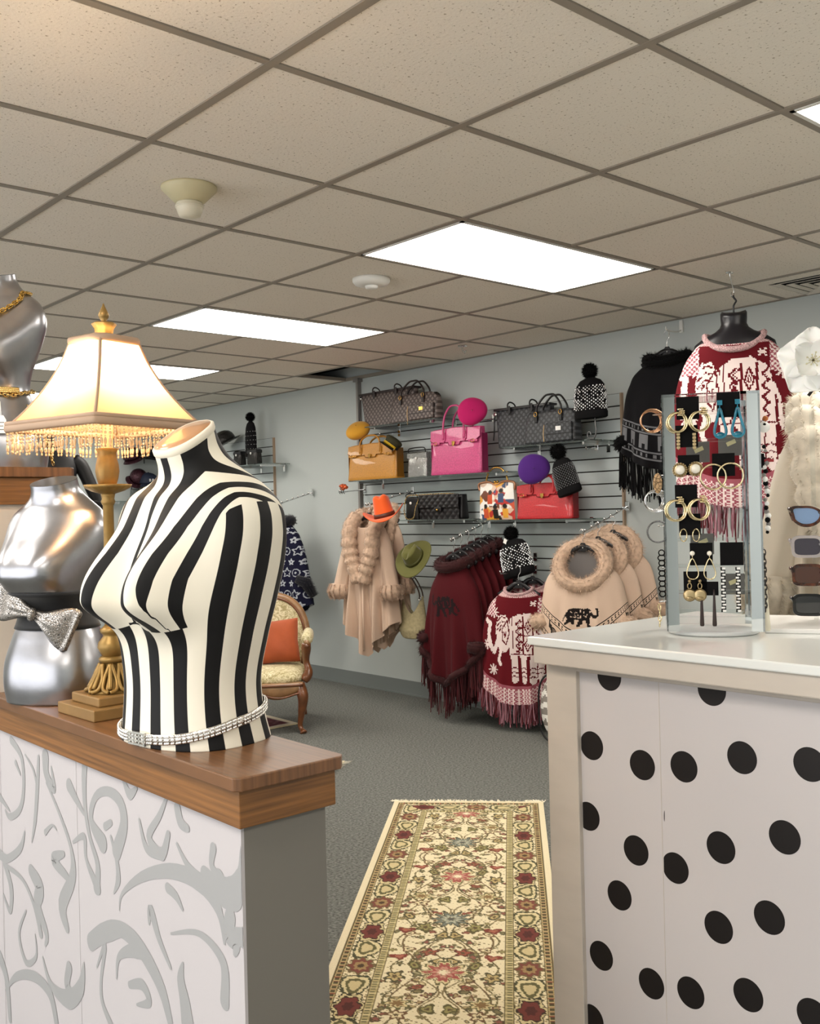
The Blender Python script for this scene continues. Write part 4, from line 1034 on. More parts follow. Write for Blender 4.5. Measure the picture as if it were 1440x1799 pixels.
def knit_elephant(cv,x,y,sx,sy,white,dark,flip=False):
    f = -1 if flip else 1
    def P(a,b): return (x+f*a*sx, y+b*sy)
    def poly(pts,c): cv.poly([P(*p) for p in pts],c)
    def ln(pts,w_,c): cv.line([P(*p) for p in pts],w_*sx,c)
    poly([(-.34,.92),(-.15,.98),(.15,.99),(.40,.90),(.47,.70),(.47,.40),(-.36,.40),(-.40,.7)],white)      # back and flank
    for a in (-.34,-.10,.14,.32): poly([(a,.42),(a+.17,.42),(a+.155,.04),(a+.10,.0),(a+.02,.04)],white)   # legs
    poly([(-.36,.86),(-.48,.97),(-.66,.95),(-.74,.80),(-.72,.60),(-.62,.46),(-.46,.44),(-.34,.55)],white)      # head
    ln([(-.68,.60),(-.80,.44),(-.88,.52),(-.94,.68),(-.90,.84),(-1.0,.88)],.10,white)                       # lifted trunk
    ln([(-.60,.46),(-.66,.34),(-.60,.28)],.08,white)
    ln([(.46,.75),(.55,.6),(.56,.4)],.05,white)
    for b in (.10,.16,.22): 
        for a in (-.34,-.10,.14,.32): ln([(a,b),(a+.08,b+.02),(a+.17,b)],.022,dark)
    for a in (-.30,-.02,.22): ln([(a,.42),(a,.94)],.03,dark)
    z = lambda a: [(a+(.05 if k%2 else -.05),.44+.05*k) for k in range(10)]
    ln(z(-.16),.035,dark); ln(z(.10+.24),.035,dark); ln(z(-.10),.02,dark)
    for b in (.56,.80):
        ln([(.02,b),(.10,b+.09),(.18,b),(.10,b-.09),(.02,b)],.03,dark); ln([(.07,b),(.10,b+.03),(.13,b),(.10,b-.03),(.07,b)],.02,dark)
    ln([(-.02,.68),(.22,.68)],.03,dark); ln([(-.34,.42),(.46,.42)],.03,dark); ln([(-.30,.50),(-.02,.5)],.0,dark)
    ln([(-.42,.90),(-.38,.70),(-.46,.55),(-.56,.62),(-.55,.78),(-.42,.90)],.03,dark)
    ln([(-.52,.72),(-.48,.66),(-.46,.73)],.03,dark); ln([(-.64,.74),(-.60,.77)],.04,dark)
    for b in (.80,.86,.92): ln([(-.70,b-.05),(-.58,b+.02),(-.46,b)],.022,dark)
def walk_elephant(cv,x,y,s_,c,light,flip=False):
    f = -1 if flip else 1; asp = cv.w/cv.h
    def P(p): return (x+f*p[0]*s_, y+p[1]*s_*asp)
    cv.poly([P(p) for p in ((-.80,.55),(-.62,.78),(-.3,.86),(.05,.84),(.22,.80),(.40,.86),(.58,.78),(.68,.62),(.78,.50),(.90,.52),(.92,.66),(.86,.86),(.95,.92),(1.02,.70),(1.0,.46),(.86,.34),(.68,.36),(.56,.42),(.50,.30),(.50,.0),(.62,-.06),(.60,-.14),(.36,-.14),(.34,.02),(.30,.22),(.14,.20),(.10,.02),(.0,-.02),(.02,-.12),(-.20,-.12),(-.20,.0),(-.10,.16),(-.12,.26),(-.32,.24),(-.36,.10),(-.30,.0),(-.50,.0),(-.56,.16),(-.66,.04),(-.86,-.02),(-.90,.08),(-.78,.12),(-.70,.30),(-.78,.42))],c)
    cv.line([P(p) for p in ((-.78,.5),(-.92,.30),(-.96,.18))],.06*s_,c)
    cv.line([P(p) for p in ((-.46,.80),(-.50,.40),(.02,.34),(.06,.80))],.035*s_,light); cv.line([P(p) for p in ((-.34,.52),(-.2,.66),(-.08,.5),(-.22,.45),(-.34,.52))],.03*s_,light)
    cv.line([P(p) for p in ((.22,.74),(.18,.50),(.32,.40),(.40,.56))],.03*s_,light); cv.ell(*P((.55,.66)),.05*s_,.05*s_*asp,light); cv.line([P(p) for p in ((.58,.44),(.70,.30))],.05*s_,light)
def cloth(cv, W_top, W, L_side, L_mid, dep=.10, folds=.012, nf=110, nb=20, nt=100, neck=(.085,.065), scoop=.035, pw=2.0, hem=1.2, seed=0, nfold=5, backL=None):
    """hanging tunic / poncho, neck at the origin. Returns MB, face colours, hem points, size"""
    rn = random.Random(seed); p1,p2 = rn.uniform(0,6),rn.uniform(0,6)
    ph = np.concatenate([np.linspace(-pi,0,nf,endpoint=False), np.linspace(0,pi,nb,endpoint=False)])
    T_ = np.concatenate([np.linspace(0,.16,18,endpoint=False), np.linspace(.16,1,nt)])
    c,s_ = np.cos(ph),np.sin(ph); q = np.sign(c)*np.abs(c)**.9
    mid = (1-np.abs(c)**hem); Lh = L_side+(L_mid-L_side)*mid
    if backL is not None: Lh = np.where(s_ > 0, np.minimum(Lh,backL), Lh)
    V = []
    for t in T_:
        hw = spl([0,.05,.13,.28,.6,1],[neck[0],neck[0]*1.18,W_top*.93,lerp(W_top,W,.35),lerp(W_top,W,.75),W],t)
        dp = spl([0,.06,.18,.5,1],[neck[1],neck[1]*1.1,dep*.9,dep,dep*1.05],t)
        fa = folds*ss(.18,1,t)*(.4+.6*t)
        x = hw*q + fa*.6*np.sin(ph*3+p2); y = dp*np.sin(ph) + fa*np.sin(c*nfold*2.2+p1)*(np.abs(s_)+.25) + fa*.6*np.sin(c*nfold*4.1+p2)
        zs_ = -Lh*t
        # shoulder slope and scooped neck
        zs_ = zs_*ss(0,.14,t)**.6 if t < .14 else zs_
        zs_ = zs_ - (1-ss(0,.10 if scoop < .1 else .24,t))*scoop*np.maximum(0,-s_)
        V.append(np.stack([x,y,zs_],-1))
    V = np.array(V); n = len(ph); mb = MB(); mb.v = [tuple(p) for p in V.reshape(-1,3)]
    k = len(T_)
    for i in range(k-1):
        for j in range(n): mb.f.append((i*n+j,(i+1)*n+j,(i+1)*n+(j+1)%n,i*n+(j+1)%n))
    mb.m = [0]*len(mb.f); mb.s = [True]*len(mb.f)
    cen = (V[:-1]+V[1:])/2; cen = (cen+np.roll(cen,-1,1))/2
    tt = np.repeat(((T_[:-1]+T_[1:])/2)[:,None],n,1)
    cols = None
    if cv is not None:
        Lm = max(L_side,L_mid); u = cen[...,0]/(2*W)+.5; v = 1+cen[...,2]/Lm
        cols = cv.sample(u.ravel(),v.ravel()) if isinstance(cv,Cv) else cv(cen[...,0].ravel(),cen[...,2].ravel(),tt.ravel(),np.repeat(c[None],k-1,0).ravel())
    return mb,cols,V[-1],V
def fringe(hem, ln, n, w_, seed=0, up=.0):
    rn = random.Random(seed); m = MB(); k = len(hem)
    for i in range(n):
        f = rn.random()*k; j = int(f)%k; p = Vector(hem[j]).lerp(Vector(hem[(j+1)%k]),f-int(f)); p.z += up
        l = ln*rn.uniform(.75,1.1); a = rn.uniform(0,pi); dx,dy = cos(a)*w_,sin(a)*w_; v = []
        ox,oy = rn.uniform(-.012,.012),rn.uniform(-.012,.012)
        for s_ in range(4):
            t = s_/3; b = sin(t*3+i)*.004; v += [(p.x+ox*t+b-dx,p.y+oy*t-dy,p.z-l*t),(p.x+ox*t+b+dx,p.y+oy*t+dy,p.z-l*t)]
        m.add(v,[(0,1,3,2),(2,3,5,4),(4,5,7,6)],i%2,True)
    return m
def fur_tube(path, r, L_=.02, n=2500, closed=False, lump=0, w_=.0011, seg=8, flat=1.0, nl=0):
    P = [Vector(p) for p in path]; k = len(P)
    rr = [ (r if not hasattr(r,'__len__') else r[i])*(1+lump*(abs(sin(pi*nl*i/(k-1 if not closed else k)))-.6)+random.uniform(-.05,.05)) for i in range(k)]
    m = MB().tube(P,rr,seg+4,0,closed); nv = len(m.v)//k if k else 0; pts = []; nr = []
    for _ in range(n):
        i = random.randrange(k); j = random.randrange(seg+4); p = Vector(m.v[i*(seg+4)+j]); i2 = (i+1)%k if closed or i<k-1 else i-1
        q = Vector(m.v[i2*(seg+4)+j]); c0_ = P[i]; p2 = p.lerp(q,random.random()); d = (p-c0_)
        if d.length < 1e-6: continue
        pts.append(p2-d*.06); nr.append(d.normalized())
    m.fur(pts,nr,L_,w_,0,.35,.5); return m
def hanger(label, p, rz, wd=.19, M=None, hook_h=.075, plate=True, tilt=0):
    M = M or M_plast; t = thing('clothes_hanger',label,'hanger',p,rz,'black clothes hangers')
    MB().tube(curve([(-wd,0,-.055),(-wd*.55,0,-.018),(-.03,0,.012),(0,0,.018),(.03,0,.012),(wd*.55,0,-.018),(wd,0,-.055)],28),[.006+.003*abs(i/28-.5)*2 for i in range(29)],8,flat=2.0).build('shoulder_bar',M,t)
    if plate: MB().poly([(-.030,-.01),(.030,-.01),(.020,.022),(.011,.040),(-.011,.040),(-.020,.022)],.010).build('neck_plate',M,t,bev=.003)
    h = hook_h; MB().tube(curve([(0,0,.035),(0,0,h*.62),(.012,0,h*.80),(.012,0,h*1.05),(-.004,0,h*1.18),(-.018,0,h*1.02)],24),.0022,6).build('wire_hook',M_chrome,t)
    MB().ball((0,-.006,.012),.0035,0,6).build('size_dot',M_white,t)
    return t
M_vcloth = mat('knit_pattern','ffffff',.85,vcol=True,sheen=.03,spec=.2,bump=(320,.4,.002))
M_burg = mat('burgundy_knit','470c13',.85,sheen=.08,noise=(25,.12),bump=(300,.4,.002)); M_burgf = mat('burgundy_fur','300709',.9,sheen=.08)
M_burgfr = mat('burgundy_fringe','38090e',.8)
M_beige = mat('beige_knit','cdb29c',.85,sheen=.25,bump=(300,.3,.002)); M_beigef = mat('beige_fur','c2a68f',.9,sheen=.35,noise=(40,.22))
M_creamf = mat('cream_fur','d6ccbb',.9,sheen=.35,noise=(35,.15)); M_cream2 = mat('cream_knit','d3c9b8',.85,sheen=.2)
# ---- burgundy ponchos
def make_burg(label,p,hook):
    t = thing('fur_poncho',label,'poncho',p,RW,'burgundy fur trimmed ponchos')
    cv = Cv(90,120,'470c13'); walk_elephant(cv,.50,.58,.22,'1c1012','470c13',True)
    mb,cl,hem,V = cloth(cv,.135,.275,.56,.80,.10,.022,nf=90,nt=70,seed=3)
    mb.build('poncho_body',M_vcloth,t,cols=cl)
    fur_tube([(.105*cos(a),.085*sin(a),-.005-.035*max(0,-sin(a))) for a in np.linspace(0,2*pi,24,endpoint=False)],.036,.022,1800,True).build('fur_collar',M_burgf,t)
    hp = [tuple(hem[j]) for j in range(0,len(hem),3)]
    f1 = fur_tube([(x*1.02,y*1.02,z+.02) for x,y,z in hp],.022,.024,2600,True); f1.build('fur_hem',M_burgf,t)
    fringe(hem,.20,420,.0030,5,.01).build('fringe',[M_burgfr,M_burg],t)
    for sx,zz in ((-1,-.50),(1,-.53)):
        fur_tube([(sx*.20,-.09,zz),(sx*.25,-.06,zz-.005),(sx*.275,0,zz)],[.030,.040,.032],.022,900).build('fur_cuff',M_burgf,t)
    return t
bp0 = wp(797,985,.40)
B1 = make_burg('front burgundy poncho with fur collar and a dark elephant',bp0,None)
bps = []
for k in range(1,6):
    p = bp0+Vector((.064*k,0,.021*k)); clone(B1,p,None,scale=(.97,.42,1),label=['burgundy poncho second on the sloping arm','burgundy poncho third on the sloping arm','burgundy poncho fourth on the sloping arm','burgundy poncho fifth on the sloping arm','burgundy poncho nearest the slat wall'][k-1]); bps.append(p)
for k,p in enumerate([bp0]+bps): hanger(['black hanger of the front burgundy poncho','black hanger second on the burgundy arm','black hanger third on the burgundy arm','black hanger fourth on the burgundy arm','black hanger fifth on the burgundy arm','black hanger nearest the wall on the burgundy arm'][k],p+Vector((.0,0,.016)),RW,.14,hook_h=.115)
hook('sloping chrome ball arm of the burgundy ponchos',0,0,.42,7,-.14,yz=(bp0.y,bp0.z+.016+.119+.135))
# ---- red elephant poncho
def make_red(label,p,rz,group,pat='low',sc=1.0):
    t = thing('elephant_poncho',label,'poncho',p,rz,group); W,Ls,Lm = .27*sc,.54*sc,.70*sc
    RD,WH,PK = '5e0f18','e4d2cd','9c5560'
    cv = Cv(100,112,RD); rn = random.Random(4)
    knit_elephant(cv,.60 if pat == 'low' else .56,.18 if pat == 'low' else .20,.46,.62 if pat == 'low' else .66,WH,RD)
    for (x,y,r) in ((.24,.80,.05),(.22,.30,.05),(.84,.78,.055),(.86,.48,.05),(.15,.52,.045),(.80,.24,.05),(.70,.88,.03)): cv.flower(x,y,r,WH)
    def pf(x,z,tt,c):
        col = cv.sample(x/(2*W)+.5,1+z/Lm)
        a = (tt > .86)|(tt < .085); x8 = np.floor(np.abs(c)*60).astype(int); 
        bandp = ((x8%5==0)|((x8%5)==(np.floor(tt*150).astype(int)%5))|((x8%5)==(4-np.floor(tt*150).astype(int)%5)))
        col = np.where(a[:,None],np.where(bandp[:,None],np.array(lin(WH)),np.array(lin(PK))),col)
        e = ((tt > .84)&(tt <= .86)); col = np.where(e[:,None],np.array(lin(PK)),col)
        sh_ = (np.abs(x) > W*.50)&(z > -.16*sc); ck = (np.floor(x*90)+np.floor(z*90)).astype(int)%2 == 0
        return np.where((sh_&ck)[:,None],np.array(lin(WH)),np.where(sh_[:,None],np.array(lin(PK)),col))
    mb,cl,hem,V = cloth(pf,(.175 if pat == 'low' else .185)*sc,W,Ls,Lm,.09,.014,nf=140,nt=130,seed=8,hem=2.0,neck=(.085,.065) if pat == 'low' else (.118,.078),scoop=.035 if pat == 'low' else .078)
    mb.build('knit_body',M_vcloth,t,cols=cl)
    fringe(hem,.135*sc,460,.0030,9,.004).build('fringe',[mat('pink_yarn','a77580',.85),mat('red_yarn','5c141d',.85)],t)
    ka = .088*sc if pat == 'low' else .127
    MB().tube([(ka*cos(a),(.068*sc if pat == 'low' else .090)*sin(a),.002-(.036 if pat == 'low' else .080)*max(0,-sin(a))) for a in np.linspace(0,2*pi,28,endpoint=False)],.011 if pat == 'low' else .015,8,closed=True).build('knit_collar',mat('collar_yarn','c9a4a4',.85,voro=(90,.6)),t)
    return t
rp = wp(911,1034,.30)
R1 = make_red('red knit poncho with a white elephant, hung low beside the counter corner',rp,RW+.42,'red elephant ponchos')
hanger('black hanger of the low red elephant poncho',rp+Vector((0,0,.012)),RW+.42,.13,hook_h=.11)
rp2 = wp(936,1026,.14)
clone(R1,rp2,RW+.40,scale=(.95,.5,1),label='second red elephant poncho mostly hidden behind the first one'); hanger('black hanger behind the low red poncho',rp2+Vector((0,0,.012)),RW+.40,.13,hook_h=.11)
hook('chrome arm carrying the two red elephant ponchos',941,1000,.33,0,-.005)
# ---- torso form with red poncho hanging from the ceiling
FP = at(1289,579,0,2.80); frz = radians(-63)
R2 = make_red('large red elephant poncho on the black hanging torso form',FP-Vector((0,0,.024)),frz,'red elephant ponchos','high',1.12)
tf = thing('torso_form','glossy black hanging torso form above the earring tower','mannequin',FP,frz)
M_gblk = mat('gloss_black','17151a',.3)
rings = []
for zz,a_x,a_y,yo in ((.085,.050,.046,-.004),(.075,.058,.052,-.004),(.050,.058,.054,-.002),(.025,.056,.056,.004),(.008,.064,.060,.006),(-.010,.088,.064,.008),(-.030,.135,.070,.010),(-.060,.175,.075,.010),(-.12,.19,.072,.01),(-.30,.17,.065,0)):
    rings.append([(a_x*cos(a),yo+a_y*sin(a),zz-(.020*(sin(a)<0)*abs(sin(a)) if zz > .06 else 0)) for a in np.linspace(0,2*pi,36,endpoint=False)])
MB().loft(rings[::-1],capb=True,capt=True).build('form_shell',M_gblk,tf)
top_ = CEIL-FP.z
MB().tube(curve([(0,0,.07),(0,0,.105),(.006,0,.118),(.012,0,.130),(.002,0,.145),(0,0,.155)],16),.0042,6).build('hanger_hook',M_plast,tf)
hk = thing('ceiling_hook','thin clear wire hook clipped to the ceiling grid over the torso form','hook',FP+Vector((0,0,.148)))
MB().tube(curve([(-.012,0,.020),(-.016,0,.004),(-.004,0,-.002),(.004,0,.01),(.004,0,.03),(-.02,0,top_-.175),(-.026,0,top_-.148)],24),.0022,6).build('wire',M_chrome,hk)
MB().box((-.026,0,top_-.151),(.03,.02,.006)).build('clip',M_acr,hk)
# ---- black fringe poncho on the right
kp = at(1172,628,0,SF-.13)
t = thing('fringe_poncho','black fringed poncho with a grey elephant border on a wall hanger','poncho',kp,radians(-80),None)
GR,BK = '6f6f72','0f0e11'
cvk = Cv(110,120,BK)
def pk_(x,z,tt,c):
    col = np.tile(np.array(lin(BK)),(len(x),1)); b = (tt > .62)&(tt < .93); e = (np.abs(tt-.63)<.008)|(np.abs(tt-.69)<.008)|(np.abs(tt-.92)<.008)|(np.abs(tt-.86)<.008)
    ph_ = (np.arccos(np.clip(c,-1,1))*9/pi)%1; el = b&(tt > .71)&(tt < .84)&(np.abs(ph_-.5)<.30)&~((tt>.79)&(np.abs(ph_-.5)<.10)); dots = b&(((tt>.645)&(tt<.675))|((tt>.875)&(tt<.905)))&((np.arccos(np.clip(c,-1,1))*26/pi)%1<.3)
    col[e|el|dots] = lin(GR); return col
mb,cl,hem,V = cloth(pk_,.19,.30,.50,.62,.09,.018,nf=120,nt=110,seed=11,hem=1.4)
mb.build('poncho_body',M_vcloth,t,cols=cl)
fur_tube([(.11*cos(a),.08*sin(a),.0-.03*max(0,-sin(a))) for a in np.linspace(0,2*pi,24,endpoint=False)],.034,.022,1600,True).build('fur_collar',M_pom,t)
fringe(hem,.19,420,.0030,12).build('fringe',[M_knit,M_pom],t)
for sx in (-1,1): fur_tube([(sx*.24,-.06,-.44),(sx*.28,-.02,-.46),(sx*.30,.03,-.47)],[.03,.042,.03],.02,800).build('fur_cuff',M_pom,t)
hanger('black hanger of the black fringed poncho',kp+Vector((0,0,.02)),radians(-80),.15,hook_h=.11)
wk = thing('wall_hook','white adhesive hook holding the black fringed poncho',"hook",(XW,kp.y,kp.z+.165),RW)
MB().box((0,-.006,.02),(.022,.012,.07)).build('pad',M_white,wk,bev=.003); MB().tube(curve([(0,-.01,0),(0,-.06,-.015),(0,-.15,-.014),(0,-.155,.004)],12),.004,6).build('hook_wire',M_white,wk)
# ---- beige elephant ponchos
def make_beige(label,p):
    t = thing('fur_poncho',label,'poncho',p,RW+.42,'beige elephant ponchos'); BG,DK = 'd2b8a3','1b1514'
    W,Ls,Lm = .27,.38,.64; cv = Cv(200,230,BG); walk_elephant(cv,.50,.42,.19,DK,BG)
    def pf(x,z,tt,c):
        col = cv.sample(x/(2*W)+.5,1+z/Lm); th = np.arccos(np.clip(c,-1,1))/pi
        e = np.zeros(len(x),bool)
        for q in (.66,.735,.91,.965): e |= np.abs(tt-q) < .006
        k_ = (th*30)%1; sq_ = ((np.abs(tt-.698) < .022)|(np.abs(tt-.938) < .016))&(np.abs(k_-.5) < .24); sq2 = ((np.abs(tt-.698) < .010)|(np.abs(tt-.938) < .007))&(np.abs(k_-.5) < .10)
        col[e|sq_] = lin(DK); col[sq2] = lin(BG)
        pe = (th*6.5)%1; du = (pe-.5)/.30; dv = (tt-.815)/.075
        el = ((du/.62)**2+((dv-.15)/.60)**2 < 1)|((np.abs(np.abs(du)-.40)<.14)&(dv>.2)&(dv<1.0))|(((du-.62)/.30)**2+((dv+.25)/.40)**2<1)|((np.abs(du-.95)<.09)&(np.abs(dv+.45)<.55))
        lt_ = (np.abs(du+.05)<.28)&(np.abs(dv-.05)<.34)&((np.floor(du*14)+np.floor(dv*9)).astype(int)%2==0)
        col[el] = lin('2b2624'); col[el&lt_] = lin('8a7a6e'); return col
    mb,cl,hem,V = cloth(pf,.165,W,Ls,Lm,.10,.014,nf=150,nt=150,seed=21,hem=1.15,neck=(.115,.075),scoop=.145)
    mb.build('poncho_body',M_vcloth,t,cols=cl)
    fur_tube([(.135*cos(a),-.02+.06*sin(a),-.045+.115*sin(a)) for a in np.linspace(0,2*pi,36,endpoint=False)],.040,.026,3600,True,.10,nl=9).build('fur_collar',M_beigef,t)
    for sx in (-1,1): fur_tube([(sx*.22,-.08,-.35),(sx*.265,-.04,-.37),(sx*.29,.02,-.38)],[.032,.046,.034],.022,1200).build('fur_cuff',M_beigef,t)
    MB().add([(.10*cos(a),.012+.0*sin(a),-.045+.095*sin(a)) for a in np.linspace(0,2*pi,24,endpoint=False)],[tuple(range(24))],0,False).build('inner_lining',mat('grey_lining','6e6a68',.8),t)
    return t
gp = wp(1024,978,.40)
E1 = make_beige('front beige poncho with a black elephant and a round fur collar',gp)
hanger('black hanger standing in the front beige fur collar',gp+Vector((0,0,.038)),RW+.42,.15,hook_h=.10)
for k in (1,2):
    p = gp+Vector((.100*k,-.03*k,.034*k)); clone(E1,p,None,scale=(.97,.40,1),label=['beige elephant poncho second on the sloping ball arm','beige elephant poncho nearest the slat wall edge'][k-1]); hanger(['black hanger second on the beige poncho arm','black hanger nearest the wall on the beige poncho arm'][k-1],p+Vector((0,0,.038)),RW+.42,.15,hook_h=.10)
hook('sloping chrome ball arm of the beige elephant ponchos',0,0,.42,7,-.14,yz=(gp.y-.02,gp.z+.038+.104+.137))
# ---- beige fur cardigans
def make_cardi(label,p,rz,M,Mf,group,L_=.93,sc=1.0):
    t = thing('fur_cardigan',label,'cardigan',p,rz,group)
    mb,cl,hem,V = cloth(None,.13,.225,L_*.74,L_*1.0,.085,.036,nf=80,nt=50,seed=31,hem=.9,nfold=6)
    mb.build('cardigan_body',M,t)
    for sx in (-1,1):
        path = curve([(sx*.02,.07,.045),(sx*.075,.05,.05),(sx*.105,-.03,.02),(sx*.100,-.10,-.07),(sx*.088,-.115,-.20),(sx*.055,-.12,-.30),(sx*.012,-.12,-.41)],72)
        fur_tube(path,.052,.020,4200,False,.24,nl=11).build('fur_collar',Mf,t)
        # draped sleeve
        rings = []
        for k in range(12):
            q = k/11; cx = sx*lerp(.085,.215,q**.75); zc = lerp(-.005,-.46,q); r1 = lerp(.030,.055,min(1,q*4)**.6)
            rings.append([(cx+r1*cos(a)*(1+.1*sin(3*a+q*2)),-.03-.03*q+.7*r1*sin(a)+.006*sin(5*a)*q,zc+sx*0) for a in np.linspace(0,2*pi,20,endpoint=False)])
        MB().loft(rings).build('sleeve',M,t)
        fur_tube([(sx*.212,-.060,-.43),(sx*.215,-.062,-.475),(sx*.218,-.060,-.53)],[.066,.082,.064],.026,3000).build('fur_cuff',Mf,t)
    MB().tube([(0.012,-.118,-.42),(.012,-.118,-L_*.95)],.008,6).build('front_placket',M,t)
    return t
cp0 = wp(648,918,.42)
C1 = make_cardi('front beige cardigan with ridged fur collar and fur cuffs',cp0,RW+.30,M_beige,M_beigef,'beige fur cardigans')
p = cp0+Vector((.13,.00,.03)); clone(C1,p,RW+.20,scale=(.95,.6,1),label='second beige fur cardigan hanging behind the front one')
hanger('black hanger of the front beige fur cardigan',cp0+Vector((0,0,.03)),RW+.30,.14,hook_h=.09); hanger('black hanger of the rear beige fur cardigan',p+Vector((0,0,.03)),RW+.20,.14,hook_h=.09)
hook('sloping chrome ball arm of the beige fur cardigans',0,0,.44,6,-.10,yz=(cp0.y,cp0.z+.03+.094+.10))
# cream cardigan at the right edge, hung on a rail beyond the counter
wpn = atd(1487,735,2.75)
C2 = make_cardi('cream ridged fur cardigan hanging beyond the counter behind the sunglasses',wpn,radians(-62),M_cream2,M_creamf,None,.72)
hanger('black hanger of the cream fur cardigan',wpn+Vector((0,0,.03)),radians(-62),.14,hook_h=.10)
rk = thing('garment_rail','chrome garment rail carrying the cream fur cardigan','rail',(wpn.x,wpn.y,0))
zr = wpn.z+.137
dirr = Vector((cos(radians(-62)+pi/2),sin(radians(-62)+pi/2),0)); dirr = Vector((.47,-.88,0)).normalized()
e0,e1 = -dirr*.02, dirr*.9
sidev = Vector((.88,.47,0))
MB().tube([tuple(-sidev*.30+dirr*.45+Vector((0,0,.02))),tuple(-sidev*.0+dirr*.45+Vector((0,0,.02)))],.012,8).tube([tuple(dirr*.45+Vector((0,0,.02))),tuple(dirr*.45+Vector((0,0,zr))),],.014,10).tube([tuple(dirr*.45+Vector((0,0,zr-.03))),(0,0,zr-.03)],.010,8).build('rail_frame',M_chrome,rk)
MB().box(tuple(dirr*.45+Vector((0,0,.012))),(.5,.5,.024)).build('foot',M_plast,rk)
# ---- navy star poncho on the far slat wall
np_ = wp(489,913,.34)
t = thing('star_poncho','navy poncho with white stars and fur trim behind the armchair','poncho',np_,RW+.12)
NV,LT = '12122a','a9adb4'
cvn = Cv(240,280,NV)
def star(x,y,r,wd,inner):
    asp = cvn.w/cvn.h; pts = []
    for k in range(11):
        a = pi/2+k*pi/5; q = r if k%2 == 0 else r*inner; pts.append((x+q*cos(a),y+q*sin(a)*asp))
    cvn.line(pts,wd,LT)
for row in range(9):
    for k in range(9):
        x,y = .06+.115*k+(.0575 if row%2 else 0), .06+.105*row; m_ = (row+2*k)%4
        if m_ == 0: star(x,y,.055,.011,.5)
        elif m_ == 2: 
            cvn.ell(x,y,.042,.046*.86,LT,.62); cvn.ell(x,y,.010,.010,LT)
        else: star(x,y,.034,.013,.42)
mb,cl,hem,V = cloth(cvn,.20,.36,.66,.80,.10,.016,nf=150,nt=140,seed=41,hem=1.2)
mb.build('poncho_body',M_vcloth,t,cols=cl)
M_nvf = mat('navy_fur','0c0c18',.9,sheen=.3)
fur_tube([(.115*cos(a),.085*sin(a),-.01-.05*max(0,-sin(a))) for a in np.linspace(0,2*pi,24,endpoint=False)],.042,.022,1600,True,.15,nl=7).build('fur_collar',M_nvf,t)
for sx in (-1,1): fur_tube([(sx*.28,-.08,-.46),(sx*.34,-.03,-.49),(sx*.37,.02,-.60)],[.03,.046,.034],.022,1000).build('fur_cuff',M_nvf,t)
hanger('black hanger of the navy star poncho',np_+Vector((0,0,.02)),RW+.12,.14,hook_h=.10)
# ---- straw bag
sp = wp(727,1122,.26)
t = thing('straw_bag','woven straw shoulder bag with brown leather straps under the olive hat','handbag',sp,RW+.25)
M_straw = mat('straw','b3a680',.8,noise=(60,.15)); w_ = .20; h = .30
rings = []
for k in range(33):
    q = k/32; hw = .5*w_*1.25*(1-.35*q)*(.55+.45*min(1,q*5)**.5); dd = .05*(1-.5*q)*(.5+.5*min(1,q*5)); rib = .003*(k%2)
    rings.append([((hw+rib)*cos(a),(dd+rib)*sin(a),h*q*(1-.42*q*(1-abs(cos(a))**1.6))) for a in np.linspace(0,2*pi,36,endpoint=False)])
MB().loft(rings,capb=True).build('woven_body',M_straw,t)
for y in (-.02,.02):
    MB().tube(curve([(-w_*.36,y,h*.93),(-w_*.30,y,h*1.12),(-w_*.05,y,h*1.38),(w_*.06,y,h*1.38),(w_*.30,y,h*1.12),(w_*.36,y,h*.93)],24),.007,6,flat=.5).build('leather_strap',mat('strap_brown','3a241a',.5),t)
for sx in (-1,1): MB().tube([(sx*w_*.36+.010*cos(a),-.022,h*.93+.010*sin(a)) for a in np.linspace(0,2*pi,12,endpoint=False)],.003,5,closed=True).build('strap_ring',M_chrome,t)
# ---- patterned bag on the floor behind the counter corner
t = thing('geometric_bag','grey and white geometric print bag with black piping at the counter corner','bag',at(985,1318,2,0)+Vector((.14,.05,0)),RW+.3)
cvb = Cv(60,90,'8d857d')
for k in range(-4,10):
    for j in range(-6,12): 
        x,y = k*.25,j*.16; cvb.line([(x,y),(x+.125,y+.08),(x+.25,y)],.06,'ece8e0'); cvb.line([(x+.06,y),(x+.125,y+.035),(x+.19,y)],.03,'ece8e0')
rg = []; cb = []
for k in range(41):
    q = k/40; hw = .17*(sin(pi*min(max(q,.0),1))**.32 if 0 < q < 1 else .05); rg.append([(hw*math.copysign(abs(cos(a))**.6,cos(a)),.06*math.copysign(abs(sin(a))**.7,sin(a))*(.3+.7*sin(pi*q)**.5),.42*q) for a in np.linspace(0,2*pi,48,endpoint=False)])
m = MB().loft(rg); cl = [cvb.sample(np.array([ (f0:=[sum(m.v[i][d] for i in f)/4 for d in (0,2)])[0]/.34+.5]),np.array([f0[1]/.42]))[0] for f in m.f]
m.build('bag_body',M_vcloth,t,cols=cl)
for y in (-.052,.052): MB().tube([(.165*math.copysign(abs(cos(a))**.6,cos(a)),y,.21+.205*math.copysign(abs(sin(a))**.6,sin(a))) for a in np.linspace(0,2*pi,48,endpoint=False)],.006,6,closed=True).build('piping',M_plast,t)

hook('far chrome ball arm over the navy star poncho',0,0,.37,7,-.10,yz=(np_.y,np_.z+.02+.104+.094))
